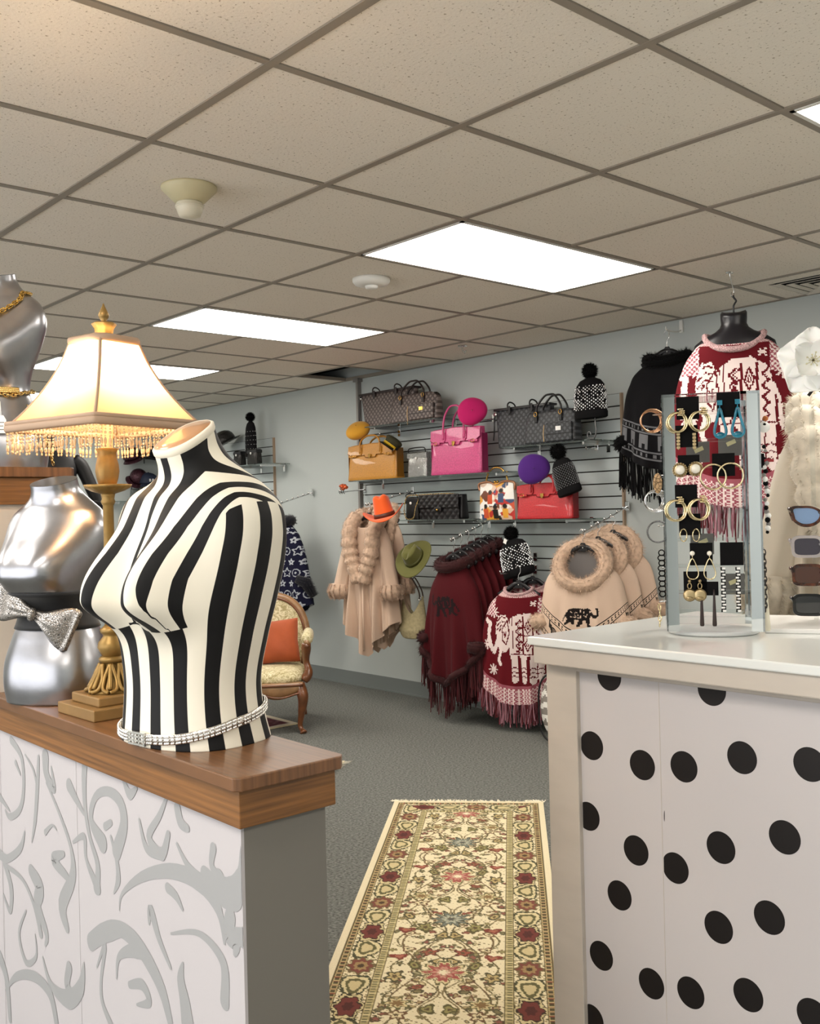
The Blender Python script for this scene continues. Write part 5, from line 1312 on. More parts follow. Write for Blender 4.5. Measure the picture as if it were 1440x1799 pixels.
# ================================================================== FLOOR RUGS
def rug_thing(name,label,cat,corner,rz,w_,l_,colf,nu,nv,th=.007):
    t = thing(name,label,cat,corner,rz); V = []; 
    us = np.linspace(0,w_,nu); vs = np.linspace(0,l_,nv); U,Vv = np.meshgrid(us,vs,indexing='ij')
    Zr = th+.0012*np.sin(U*23)*np.sin(Vv*9)
    P = np.stack([U,-Vv,Zr],-1).reshape(-1,3); m = MB(); m.v = [tuple(p) for p in P]
    m.f = [(i*nv+j,i*nv+j+1,(i+1)*nv+j+1,(i+1)*nv+j) for i in range(nu-1) for j in range(nv-1)]; m.m = [0]*len(m.f); m.s = [True]*len(m.f)
    m.build('pile',mat('rug_pile','ffffff',.95,vcol=True,noise=(300,.10),bump=(500,.5,.002)),t,cols=colf(U.ravel(),Vv.ravel()))
    MB().span((0,-l_,0),(w_,0,th-.002)).build('rug_backing',mat('rug_edge','cfc19b',.9),t); return t
RWD,RLN = .685,2.50
def runner(U,V):
    n = len(U); CR = np.array(lin('dccfab')); C = np.tile(CR,(n,1)); x = U-RWD/2; ax = np.abs(x); e = RWD/2-ax; ev = np.minimum(V,RLN-V); e2 = np.minimum(e,ev)
    nz = np.sin(U*171+V*91)*np.sin(V*143-U*57)*.5+np.sin(U*311-V*205)*.35+np.sin(U*60+V*433)*.3
    def put(mk,c): C[mk] = np.array(lin(c))
    def motif(px,pv,r,per,pet,cols,sq=1.0,off=0,xx=None,lim=None):
        X_ = (ax if xx is None else xx)-px; Y_ = ((V-pv+per/2)%per-per/2); a = np.arctan2(Y_,X_); d = np.hypot(X_,Y_*sq)/r; b = .78+.22*np.cos(pet*a+off)+.10*nz
        ok = np.ones(n,bool) if lim is None else lim
        for q,c in cols: put((d < q*b)&ok,c)
    fld = e2 > .165
    P_ = .76
    for (a0,am,pr,ph_,c) in ((.055,.045,.38,0,'5b5034'),(.105,.035,.38,1.8,'6b5638'),(.03,.025,.19,.6,'7a6a48'),(.14,.018,.19,2.4,'6b5f3c')):
        f = a0+am*np.sin(2*pi*V/pr+ph_); put(fld&(np.abs(ax-f)<.0032+.002*nz),c)
    rq = random.Random(12)
    for k in range(120):
        motif(rq.uniform(.012,.172),rq.uniform(0,P_),rq.uniform(.009,.021),P_,rq.choice([2,3,4,5]),[(1,rq.choice(['4b452c','5f5034','66402f','57523a','7d6e4a'])),(.58,rq.choice(['a8946a','8a5546','8d8458','c7b78c','746b49']))],rq.uniform(.7,1.7),rq.uniform(0,6),lim=fld)
    for k in range(13):
        u0,v0 = [(.02,.10),(.05,.05),(.09,.12),(.12,.03),(.14,.18),(.07,.23),(.03,.33),(.11,.36),(.14,.45),(.05,.43),(.08,.52),(.125,.56),(.02,.57)][k]
        motif(u0,v0*1.225,[.026,.034,.024][k%3],P_,[3,5,2][k%3],[(1,['4f4a30','5e3728','55502f','6c4e34'][k%4]),(.66,['b59f6c','94523f','8d8452','d8c9a0'][k%4]),(.3,'5a4a30')],.8+.4*(k%2),k,lim=fld)
    motif(0,.19,.084,P_,9,[(1.05,'d9cba4'),(.98,'5f5836'),(.86,'cdbd90'),(.74,'9a5048'),(.45,'b98472'),(.22,'dccfae')],1.05,lim=fld)
    motif(0,.57,.072,P_,11,[(1.1,'d9cba4'),(1.0,'45422f'),(.82,'6b6f64'),(.5,'a9a893'),(.25,'55554a')],1.0,lim=fld)
    motif(.115,.38,.046,P_,7,[(1,'5f5a38'),(.75,'cdbd8d'),(.5,'80643f')],1.2,lim=fld)
    motif(.14,.09,.034,P_,3,[(1,'7a382b'),(.5,'a5644f')],1.5,1,lim=fld); motif(.14,.66,.034,P_,3,[(1,'74362a'),(.5,'9e5f4a')],1.5,2,lim=fld)
    put(fld&(nz > .78),'7a6b47'); put(fld&(nz < -.82),'8b7b55')
    # borders
    g1 = (e2 > .028)&(e2 <= .050); put(g1,'b9a877'); along = np.where(e < ev,V,x+5); q = (along/.024)%1; put(g1&(np.abs(q-.5)<.30)&(np.abs(e2-.039)<.0075),'4e4329'); put(g1&(np.abs(q)<.13),'8c4636')
    g2 = (e2 > .140)&(e2 <= .165); put(g2,'a5976a'); q = (along/.030)%1; put(g2&(np.abs(q-.5)<.32)&(np.abs(e2-.1525)<.007),'5c5738'); put(g2&(np.abs(q-.5)<.12),'c8b98a')
    for b in (.026,.050,.140,.165): put((np.abs(e2-b) < .0018)&(e2 < .17),'5a4c2e')
    mb_ = (e2 > .052)&(e2 < .138); yb = np.where(e < ev,V,x+5); Yb = e2-.095
    def bm(pv,r,pet,cols,sq=1.0,off=0,per=.48,hollow=None):
        Y_ = ((yb-pv+per/2)%per-per/2); a = np.arctan2(Y_*sq,Yb); d = np.hypot(Yb,Y_*sq)/r; b = .88+.12*np.cos(pet*a+off)+.10*nz
        for q,c in cols: put((d < q*b)&mb_,c)
    put(mb_&(nz > .30),'6b6440'); put(mb_&(nz < -.55),'8a7a50')
    bm(.12,.050,3,[(1.0,'45432b'),(.84,'cfc094'),(.62,'5d5836'),(.40,'c2b184')],.62); bm(.36,.050,3,[(1.0,'45432b'),(.84,'cfc094'),(.62,'5d5836'),(.40,'c2b184')],.62,1.5)
    bm(0,.050,6,[(1.05,'35301f'),(.93,'c9ba8b'),(.80,'3a2a1c'),(.70,'6a3128'),(.34,'4c231b')],.62)
    bm(.24,.044,8,[(1.05,'6b5a3a'),(.86,'744034'),(.55,'957a50'),(.25,'47341f')],.80)
    put(e2 < .024,'d9ccaa')
    return C
FL = at(693,1410,2,0); RZR = math.atan2(-.735,.678)
rg_ = rug_thing('runner_rug','cream oriental runner rug with floral pattern on the grey carpet','rug',(FL.x,FL.y,.001),RZR,RWD,RLN,runner,250,860)
m = MB(); rn = random.Random(5)
for k in range(230):
    x = rn.uniform(0,RWD) if k > 40 else rn.choice([rn.uniform(-.01,.05),rn.uniform(.6,.69)]); L0 = rn.uniform(.012,.045); dx = rn.uniform(-.025,.025); z = .005
    m.add([(x-.0022,-.003,z),(x+.0022,-.003,z),(x+dx+.002,L0,.002+rn.random()*.004),(x+dx-.002,L0,.002)],[(0,1,2,3)],0,False)
m.build('end_fringe',mat('rug_fringe','e4dbc2',.9),rg_)
def redrug(U,V):
    C = np.tile(np.array(lin('5b1d2a')),(len(U),1)); e = np.minimum(np.minimum(U,1.0-U),np.minimum(V,.8-V)); nz = np.sin(U*120)*np.sin(V*140)+.5*np.sin(U*61+V*97)
    C[nz > .6] = lin('8a5a5e'); C[nz < -.8] = lin('3a1420'); C[e < .035] = lin('d8cdb6'); return C
rc = at(524,1272,2,0); rug_thing('accent_rug','small dark red rug with a cream border under the carved armchair','rug',(rc.x-1.0,rc.y+.8,.001),0,1.0,.8,redrug,60,50)
def creamrug(U,V):
    C = np.tile(np.array(lin('cfc5aa')),(len(U),1)); nz = np.sin(U*80)*np.sin(V*90); C[nz > .5] = lin('8f7c55'); C[nz < -.7] = lin('8a4a3a'); return C
cc = at(606,1339,2,0); rz2 = radians(-62)
t = rug_thing('accent_rug','cream fringed rug with only its corner showing past the oak cap','rug',(cc.x-.9*cos(rz2),cc.y-.9*sin(rz2),.001),rz2,.9,.6,creamrug,40,30)
m = MB()
for k in range(40): x = .9-.002*k*rn.random(); m.add([(.895,-.004-.014*k,.004),(.895,-.010-.014*k,.004),(.94+rn.random()*.02,-.010-.014*k,.012),(.94,-.006-.014*k,.010)],[(0,1,2,3)],0,False)
m.build('end_fringe',MATS['rug_fringe'],t)
# ================================================================== ARMCHAIR
M_wood = mat('carved_walnut','6b3f22',.28,noise=(18,.3),coat=.4); M_wood2 = mat('gilded_walnut','94704c',.35,noise=(20,.25),coat=.3)
M_dam = mat('cream_damask','c8bb94',.8,sheen=.2)
nt = M_dam.node_tree; N = nt.nodes; L = nt.links; tc = N.new('ShaderNodeTexCoord'); v1 = N.new('ShaderNodeTexNoise'); v1.inputs['Scale'].default_value = 26; v1.inputs['Detail'].default_value = 1; v1.inputs['Distortion'].default_value = 2.5
L.new(tc.outputs['Object'],v1.inputs['Vector']); r = N.new('ShaderNodeValToRGB'); r.color_ramp.interpolation = 'EASE'
for k,(p,c) in enumerate(((.40,'a5986c'),(.47,'d6cba6'),(.55,'b7aa7c'),(.62,'e0d6b4'))):
    el = r.color_ramp.elements[k] if k < 2 else r.color_ramp.elements.new(p); el.position = p; el.color = (*lin(c),1)
L.new(v1.outputs['Fac'],r.inputs[0]); L.new(r.outputs[0],N['Principled BSDF'].inputs['Base Color'])
leg_p = at(531,1288,2,0); ca = radians(-40)
co = Vector((leg_p.x,leg_p.y,0))-Matrix.Rotation(ca,3,'Z')@Vector((.275,-.275,0))
ch = thing('armchair','carved walnut armchair with cream damask upholstery holding an orange cushion','armchair',co,ca)
for sx in (-1,1):
    MB().tube(curve([(sx*.262,-.262,.30),(sx*.285,-.285,.22),(sx*.272,-.272,.12),(sx*.262,-.262,.045),(sx*.280,-.285,.012),(sx*.285,-.292,.002)],30),[.036]*6+[.034,.032,.030,.028,.026,.024,.022,.020,.019,.018,.017,.016,.016,.015,.015,.015,.016,.018,.021,.023,.024,.024,.023,.022,.020],10).build('leg',M_wood,ch)
    MB().tube(curve([(sx*.225,.25,.30),(sx*.235,.275,.15),(sx*.24,.32,.0)],14),[.024]*8+[.02]*7,8).build('leg',M_wood,ch)
# seat rail, serpentine front
m = MB(); n = 30; v = []
for i in range(n+1):
    t_ = i/n*2-1; x = .285*t_; y = -.290-.028*(1-t_*t_); zb = .225+.028*cos(t_*pi*2)*.5+.03*abs(t_)**3; v += [(x,y,zb),(x,y-.012,.275),(x,y,.315),(x,y+.05,.315),(x,y+.05,zb)]
m.add(v,[(i*5+k,(i+1)*5+k,(i+1)*5+(k+1)%5,i*5+(k+1)%5) for i in range(n) for k in range(5)]); m.build('front_rail',M_wood2,ch)
MB().tube([(.288*(i/20*2-1),-.302-.028*(1-(i/20*2-1)**2),.302) for i in range(21)],.008,6).tube([(.288*(i/20*2-1),-.300-.028*(1-(i/20*2-1)**2),.240+.014*cos((i/20*2-1)*pi*2)) for i in range(21)],.007,6).build('rail_moulding',M_wood,ch)
for sx in (-1,1): MB().span((sx*.272-.016,-.27,.24),(sx*.25+.016,.27,.315)).build('side_rail',M_wood,ch,bev=.006)
MB().span((-.24,.24,.24),(.24,.275,.315)).build('back_rail',M_wood,ch,bev=.006)
rings = []
for z,k in ((.305,1.0),(.33,1.03),(.352,1.0),(.372,.90),(.384,.70),(.388,.3)):
    rings.append([(.283*k*math.copysign(abs(cos(a))**.5,cos(a)),-.02+.272*k*math.copysign(abs(sin(a))**.5,sin(a))-.02*(sin(a)<0)*cos(a)**2*0,z) for a in np.linspace(0,2*pi,40,endpoint=False)])
MB().loft(rings,capb=True,capt=True).build('seat',M_dam,ch)
def back_pt(a,k=1.0): # arch outline; a 0..pi
    x = .275*k*math.copysign(abs(cos(a))**.75,cos(a)); z = .47+.335*k*abs(sin(a))**.8; return (x,.245+.16*(z-.33),z)
arch = [(.235,.232,.31),(.255,.240,.38)]+[back_pt(a) for a in np.linspace(0.05,pi-.05,40)]+[(-.255,.240,.38),(-.235,.232,.31)]
MB().tube(arch,.027,10,flat=1.0).build('back_frame',M_wood2,ch)
MB().tube([(x*.965,y-.022,z-(.010 if z>.5 else 0)) for x,y,z in arch],.009,8).tube([(x*1.03,y-.012,z+(.008 if z>.5 else 0)) for x,y,z in arch],.008,8).build('frame_bead',M_wood,ch)
V = []; F = []; 
rr_ = []
for k in np.linspace(1,.02,12):
    rr_.append([(x*.93*k,y-.018-.045*(1-k*k),.55+(z-.55)*k*.97) for x,y,z in arch])
m = MB().loft(rr_,closed=True); m.build('back_pad',M_dam,ch)
MB().loft([[(x*.93,y+.02,z) for x,y,z in arch],[(x*.1,y+.03,.55+(z-.55)*.1) for x,y,z in arch]],closed=True,capt=True).build('back_lining',M_dam,ch)
for sx in (-1,1):
    MB().tube(curve([(sx*.285,-.20,.31),(sx*.315,-.185,.36),(sx*.300,-.17,.43),(sx*.305,-.20,.50),(sx*.310,-.225,.545)],24),[.026,.028,.030,.031,.031,.03,.028,.026,.024,.022,.021,.021,.021,.022,.023,.024,.026,.028,.029,.03,.03,.029,.028,.027,.026],10).build('arm_support',M_wood,ch)
    MB().tube(curve([(sx*.310,-.225,.548),(sx*.310,-.10,.556),(sx*.300,.08,.555),(sx*.275,.24,.56)],20),.020,8).build('arm_rail',M_wood2,ch)
    MB().tube(curve([(sx*.311,-.225,.566),(sx*.311,-.10,.582),(sx*.303,.04,.580),(sx*.290,.14,.572)],20),[.026,.034,.037,.038,.038,.037,.036,.035,.035,.035,.034,.034,.034,.034,.033,.033,.032,.030,.028,.024,.018],12).build('arm_pad',M_dam,ch)
    MB().loft([[(sx*.285,-.14,.35),(sx*.275,.20,.35)],[(sx*.298,-.14,.54),(sx*.28,.20,.54)]],closed=False).build('side_panel',M_dam,ch,solid=.02)
# cushion
M_or = mat('orange_cloth','a44f2b',.8,sheen=.2,noise=(9,.12),bump=(30,.25,.004))
V = []; n = 25; m = MB()
for sgn in (1,-1):
    V = []
    for i in range(n):
        for j in range(n):
            u,v_ = i/(n-1)*2-1,j/(n-1)*2-1; th = .075*((1-u**4)*(1-v_**4))**.6; k_ = 1-.06*(1-abs(u*v_))*(max(abs(u),abs(v_)))
            V.append((u*.155*k_,sgn*th+.004*sin(u*7+v_*5)*th*8,v_*.145*k_))
    m.add(V,[(i*n+j,(i+1)*n+j,(i+1)*n+j+1,i*n+j+1) if sgn < 0 else (i*n+j,i*n+j+1,(i+1)*n+j+1,(i+1)*n+j) for i in range(n-1) for j in range(n-1)])
cR = Matrix.Rotation(ca,3,'Z'); cpos = co+cR@Vector((.085,.06,.528))
o = m.build('cushion',M_or,None,loc=cpos,rot=(radians(-20),radians(-4),ca)); tag(o,'orange square cushion leaning in the cream damask armchair','cushion')
# ================================================================== EARRING TOWER
tw0 = at(1253,1112,2,CZ); tz = radians(-55)
TWD,TH,TDP = .196,.510,.150
tower = thing('earring_tower','clear acrylic earring tower with mirrored posts on the white counter','display stand',(tw0.x,tw0.y,CZ),tz)
Rt = Matrix.Rotation(tz,3,'Z')
M_mir = mat('mirror_strip','dfe3e6',.03,metal=1); M_clear = mat('clear_sheet','fbfdfd',.02,trans=1,ior=1.08,spec=.4)
hx,hy = TWD/2,TDP/2
for sx in (-1,1):
    for sy in (-1,1):
        MB().span((sx*hx-.0*sx,sy*hy,.012),(sx*(hx-.026),sy*(hy-.004),TH)).span((sx*hx,sy*hy,.012),(sx*(hx-.004),sy*(hy-.026),TH)).build('mirror_post',M_mir,tower)
MB().span((-hx,-hy,TH-.006),(hx,hy,TH)).build('top_plate',M_clear,tower)
MB().lathe([(.085,.0005),(.09,.003),(.09,.008),(.08,.0105)],40,sx=1.05,sy=.85).build('turntable_base',mat('frosted_acrylic','eef0ef',.25,trans=.3,ior=1.2),tower)
MB().span((-hx+.026,-hy+.003,.012),(hx-.026,-hy+.006,.045)).span((-hx+.026,hy-.006,.012),(hx-.026,hy-.003,.045)).build('plinth_sheet',M_acr,tower)
MB().span((-hx+.026,-hy+.022,.04),(hx-.026,-hy+.024,TH-.006)).build('inner_sheet',M_clear,tower)
NB = [.095,.150,.205,.262,.312,.358,.412,.470]
for z in NB:
    MB().span((-hx+.02,-hy+.004,z-.004),(hx-.02,-hy+.012,z+.003)).build('cross_bar',M_acr,tower)
    MB().span((-hx+.004,-hy+.02,z-.004),(-hx+.010,hy-.02,z+.003)).build('side_bar',M_acr,tower)
# plane of the tower front, in world
n_f = Rt@Vector((0,-1,0)); P_f = Vector((tw0.x,tw0.y,CZ))+n_f*(hy+.004)
def tfp(px,py):   # point of the tower front under a pixel, in tower coordinates
    d = ray(px,py); t_ = (P_f-CAM).dot(n_f)/d.dot(n_f); return Rt.transposed()@(CAM+d*t_-Vector((tw0.x,tw0.y,CZ)))
M_card = mat('black_card','070607',.7,spec=.15)
def earring(label,card,make,pts,cat='earrings'):
    a = tfp(card[0],card[1]); b = tfp(card[2],card[3]); c_ = (a+b)/2; w_,h = abs(b.x-a.x),abs(a.z-b.z)
    wc_ = Vector((tw0.x,tw0.y,CZ))+Rt@Vector((c_.x,-hy-.004,c_.z))
    t = thing('earring_card',label,cat,wc_,tz,'earring cards on the tower')
    MB().box((0,0,0),(w_,.0012,h)).build('card',M_card,t)
    for (px,py) in pts:
        p = tfp(px,py); mb_,mt = make(); mb_.build('earring',mt,t,loc=(p.x-c_.x,-.007,p.z-c_.z))
    return t
M_tagy = mat('yellow_tag','cfc79a',.5); M_gback = mat('card_back','6d6b68',.7)
for k,(px,py,lb) in enumerate(((1232,788,'grey back of an earring card showing behind the gold square drops'),(1290,775,'grey back of an earring card showing under the teal earrings'),(1240,960,'grey back of an earring card showing beside the huggie hoops'),(1295,1035,'grey back of an earring card behind the zigzag earrings'))):
    p = tfp(px,py); tb2 = thing('earring_card',lb,'earrings',Vector((tw0.x,tw0.y,CZ))+Rt@Vector((p.x*1.04,hy-.012,p.z*1.0)),tz,'earring cards on the tower')
    MB().box((0,0,0),(.050,.0012,.046)).build('card',M_gback,tb2); MB().box((.004,-.002,.004),(.020,.0008,.009)).build('price_tag',M_tagy,tb2,rot=(0,-.4,0))
PXM = FPX/2.06
def hoop(r,w_,turn=.35,double=True,M=None,knot=True):
    r /= PXM
    def f():
        m = MB(); cs = ((0,0),(.004,.003)) if double else ((0,0),)
        for dx,dy in cs: m.tube([(r*cos(a)*cos(turn)+dx,-.004+r*cos(a)*sin(turn)*.5-dy,r*sin(a)) for a in np.linspace(0,2*pi,26,endpoint=False)],w_,6,closed=True)
        if knot:
            for k in range(4): m.tube([(r*.45+.004*sin(k)+.005*cos(a),-.010+.004*sin(a),r*.72+.004*k) for a in np.linspace(0,2*pi,8,endpoint=False)],.0018,5,closed=True)
        return m,(M or M_gold2)
    return f
M_gold2 = mat('bright_gold','e0cfa6',.16,metal=1); M_pearl = mat('pearl','efe8da',.2,coat=.6); M_teal = mat('teal_resin','11718a',.2,coat=.5,noise=(80,.4)); M_bronze = mat('brushed_bronze','b09c76',.35,metal=1,noise=(60,.25))
earring('gold double hoop earrings on the topmost black card',(1187,698,1228,736),hoop(17,.0022),[(1187,743),(1226,741)])
def teal():
    m = MB(); m.box((0,0,.034),(.010,.004,.010)); m.tube([(0,0,.030),(0,0,.022)],.0012,5)
    m.tube(curve([(0,0,.022),(.005,0,.004),(.0115,0,-.022),(.009,0,-.034),(0,0,-.038),(-.009,0,-.034),(-.0115,0,-.022),(-.005,0,.004)],32,True),.0038,8,closed=True,flat=.8); m.ball((0,0,-.033),.009,0,10,sc=(1.1,.5,.7)); return m,M_teal
earring('teal blue teardrop earrings on a black card',(1258,690,1300,732),teal,[(1264,737),(1295,735)])
def drops():
    m = MB()
    for k in range(5): m.box((0,0,.014-.007*k),(.007,.003,.005)); m.ball((0,-.002,.0105-.007*k),.0018,0,5)
    return m,M_bronze
earring('small gold square drop earrings below the top hoops',(1186,748,1226,785),drops,[(1191,775),(1219,775)])
def pearl():
    m = MB(); m.lathe([(.0145,-.002),(.0155,.001),(.012,.004)],20,M=rotm(radians(90)))
    for k in range(18): m.ball((.0135*cos(k*pi/9),-.004,.0135*sin(k*pi/9)),.0022,0,6)
    m.ball((0,-.007,0),.0100,1,12); return m,[M_bronze,M_pearl]
earring('round pearl and rope gold stud earrings on a black card',(1190,800,1229,834),pearl,[(1194,826),(1221,824)])
earring('large plain gold hoop earrings overlapping on a black card',(1250,797,1291,836),hoop(22,.0020,.15,False,None,False),[(1252,838),(1282,836)])
earring('gold twisted hoop earrings on the middle black card',(1185,852,1225,891),hoop(18,.0024),[(1185,897),(1225,895)])
earring('small gold huggie hoop earrings under the twisted hoops',(1192,903,1231,940),hoop(11,.0013,1.0,False,None,False),[(1200,940),(1222,940)])
def oval():
    m = MB(); m.ball((0,-.001,.031),.0052,1,10); m.tube([(0,0,.028),(0,0,.020)],.001,5)
    m.tube(curve([(0,0,.020),(.006,0,.010),(.0115,0,-.008),(.009,0,-.019),(0,0,-.023),(-.009,0,-.019),(-.0115,0,-.008),(-.006,0,.010)],32,True),.0014,6,closed=True); return m,[M_gold2,M_pearl]
earring('gold pear shaped drop earrings with cream studs',(1211,954,1252,993),oval,[(1216,998),(1246,998)])
def zig():
    m = MB(); m.tube([(0,0,.055),(0,0,.044)],.0008,5)
    P = []; 
    for k in range(15): P += [(.0038*(1 if k%2 else -1),0,.040-.0062*k),(.0038*(1 if k%2 else -1),0,.040-.0062*k-.0062)]
    m.tube(P,.0017,5)
    for k in range(15): m.box((.0015*(-1 if k%2 else 1),.0006,.037-.0062*k),(.006,.0015,.0045),1)
    return m,[M_card,M_plw]
earring('long black and white zigzag drop earrings on a black card',(1264,953,1306,993),zig,[(1270,1030),(1296,1030)])
def pad():
    m = MB(); m.tube([(.004*cos(a),0,.013+.006*sin(a)) for a in np.linspace(0,2*pi,12,endpoint=False)],.0012,5,closed=True)
    m.lathe([(.002,-.0015),(.010,-.0015),(.0135,0),(.010,.0015),(.003,.0015)],20,M=Matrix.Translation((0,0,-.006))@rotm(radians(90))); m.ball((0,-.002,-.012),.005,0,8,sc=(1.5,.4,.6)); m.ball((0,0,.023),.0038,0,8); return m,M_bronze
earring('hammered bronze disc drop earrings on the lowest black card',(1200,1004,1242,1044),pad,[(1211,1040),(1229,1040)])
def spike():
    m = MB(); m.lathe([(.0012,.032),(.0022,.02),(.0045,-.042),(.003,-.0445)],12,sy=.4); return m,mat('brown_resin','2d1f1c',.3)
earring('long dark brown spike earrings hanging low in the tower',(1222,1022,1262,1046),spike,[(1232,1062),(1254,1062)])
# pieces hung on the left side rail
def side(label,px,py,make,nm='side_earrings',dx=0):
    p = tfp(px,py); w_ = Vector((tw0.x,tw0.y,CZ))+Rt@Vector((p.x,-hy+.03,p.z)); t = thing(nm,label,'earrings',w_,tz,'earrings on the tower sides')
    mb_,mt = make(); mb_.build('earring',mt,t); sgn = 1 if p.x < 0 else -1
    q = abs(abs(p.x)-hx)
    MB().tube([(0,0,.012),(sgn*(q+.004),0,.014)],.0016,5).build('side_peg',M_acr,t); return t
def bunch(r,M,n=3):
    r /= PXM
    def f():
        m = MB()
        for k in range(n): m.tube([(r*cos(a)*(1-.07*k)-.002*k,.005*k+.3*r*cos(a),r*sin(a)*(1-.06*k)) for a in np.linspace(0,2*pi,26,endpoint=False)],.0021,6,closed=True)
        return m,M
    return f
side('bunch of rose gold hoops on the side of the tower',1146,737,bunch(21,mat('rose_hoop','c79a78',.18,metal=1)))
side('bunch of silver hoops on the side of the tower',1153,880,bunch(20,M_chrome,4))
side('single silver rope hoop low on the tower side',1156,935,bunch(19,mat('rope_silver','8f8f8f',.3,metal=1,voro=(400,.9)),1))
def leo(): m = MB(); m.ball((0,0,-.004),.011,0,12,sc=(.9,.5,2.0)); return m,mat('leopard_resin','b79468',.25,voro=(120,.85))
side('leopard print oval earring on the tower side',1155,845,leo)
def lace():
    m = MB()
    for k in range(9): m.tube([(.006*cos(a)*(1+.3*(k%2)),.002*sin(a),.045-.011*k+.006*sin(a)) for a in np.linspace(0,2*pi,10,endpoint=False)],.0014,5,closed=True)
    return m,M_card
side('black filigree drop earring hanging down the tower side',1163,1010,lace)
def links(n,M,pit=.010):
    def f():
        m = MB(); chain(m,[(0,0,.01),(.001,0,-n*pit*.5),(.0,0,-n*pit)],.0046,n); return m,M
    return f
side('gold link earring resting near the counter on the tower side',1158,1070,links(4,M_gold2))
def beads():
    m = MB(); rn2 = random.Random(3)
    for k in range(22): m.ball((rn2.uniform(-.004,.004),rn2.uniform(-.004,.004),.02-.0085*k),rn2.uniform(.0035,.0065),k%3,7)
    return m,[M_card,mat('grey_bead','8b8682',.3),M_plw]
side('black and grey beaded earring down the far tower side',1347,800,beads)
def redp(): m = MB(); m.box((.006,0,0),(.024,.006,.006)); m.box((-.004,0,0),(.006,.007,.03),1); return m,[mat('red_enamel','8d1f24',.3),M_card]
side('small red and black bar earring on the far tower side',1346,808,redp)
def skull(): m = MB(); m.ball((0,0,0),.012,0,12); m.ball((0,-.008,.004),.004,1,8); m.ball((.003,.0,.018),.006,2,8); return m,[M_plw,M_card,mat('amber_resin','b8642a',.2)]
side('black and white ball earring high on the far tower side',1345,748,skull)
side('long black and cream link earring on the far tower side',1345,975,links(14,mat('dark_links','39312c',.3,voro=(200,.9)),.0085))
def cream(): m = MB(); m.lathe([(.002,.02),(.0035,.01),(.0085,-.072),(.007,-.075)],14,sy=.35); return m,mat('cream_resin','e3dcc8',.3)
side('cream tapered spike earring reaching the counter',1348,1048,cream)
# ================================================================== SUNGLASSES STAND
sgD = 2.2; sgz = radians(-62); Rg = Matrix.Rotation(sgz,3,'Z')
base_p = at(1465,1108,2,CZ)
sgb = atd(1450,1063,sgD); sx0 = Vector((sgb.x,sgb.y,CZ))
st_ = thing('sunglasses_stand','clear acrylic sunglasses stand on a white base plate at the counter edge','display stand',sx0,sgz)
MB().span((-.125,-.13,0),(.125,.15,.010)).build('base_plate',M_plw,st_,bev=.002)
for sx in (-1,1): MB().span((sx*.018-.005,.052,.012),(sx*.018+.005,.060,.50)).build('upright',M_acr,st_)
def glasses(label,py,M_f,M_l,shape):
    w_ = atd(1450,py,sgD); z = w_.z; t = thing('sunglasses',label,'sunglasses',(sx0.x,sx0.y,z),sgz,'sunglasses on the acrylic stand')
    for sx in (-1,1):
        n = 28; out = []; inn = []
        for k in range(n):
            a = 2*pi*k/n; c,s_ = cos(a),sin(a)
            if shape == 'cat': x = .030*c*(1+.12*(c*sx>0)*s_); zz = .0235*s_*(.75+.25*(s_<0))+.010*max(0,c*sx)**2*(s_>-.3); p = 1
            else: p = .45; x = .0295*math.copysign(abs(c)**p,c); zz = .0215*math.copysign(abs(s_)**p,s_)
            out.append((sx*.035+x*1.12,0,zz*1.16)); inn.append((sx*.035+x*.90,0,zz*.86))
        m = MB(); v = [(x,-.003,z_) for x,_,z_ in out]+[(x,-.003,z_) for x,_,z_ in inn]+[(x,.003,z_) for x,_,z_ in out]+[(x,.003,z_) for x,_,z_ in inn]
        f = []
        for k in range(n):
            k2 = (k+1)%n; f += [(k,k2,n+k2,n+k),(2*n+k2,2*n+k,3*n+k,3*n+k2),(k2,k,2*n+k,2*n+k2),(n+k,n+k2,3*n+k2,3*n+k)]
        m.add(v,f,0,False).build('rim',M_f,t,bev=.001)
        MB().add([(x,.0005+.002*0,z_) for x,_,z_ in inn],[tuple(range(n))],0,False).build('lens',M_l,t,solid=.001)
        MB().tube(curve([(sx*.068,.0,.014),(sx*.072,.02,.014),(sx*.070,.10,.010),(sx*.062,.135,-.012)],16),.0028,6,flat=1.6).build('temple',M_f,t)
    MB().tube(curve([(-.010,0,.004),(0,-.002,.008),(.010,0,.004)],8),.003,6).build('bridge',M_f,t)
    MB().span((-.020,.010,-.004),(.020,.060,.0)).build('rest_peg',M_acr,t); return t
M_tort = mat('tortoise','4a2413',.12,noise=(70,.9),coat=.6); M_fcl = mat('clear_frame','ded8da',.08,trans=.6,ior=1.3); M_fbk = mat('black_frame','0a090b',.12,coat=.5)
def lens(name,c,tr=.35): return mat(name,c,.04,coat=1,spec=.9)
glasses('cat eye tortoise sunglasses with blue lenses, top of the stand',904,M_tort,lens('blue_lens','86a3cc'),'cat')
glasses('clear framed square sunglasses with violet lenses, second on the stand',960,M_fcl,lens('violet_lens','37303f'),'sq')
glasses('brown tortoise square sunglasses, third on the stand',1010,M_tort,lens('brown_lens','4c2310'),'sq')
glasses('black square sunglasses, lowest on the stand',1063,M_fbk,lens('dark_lens','121016'),'sq')
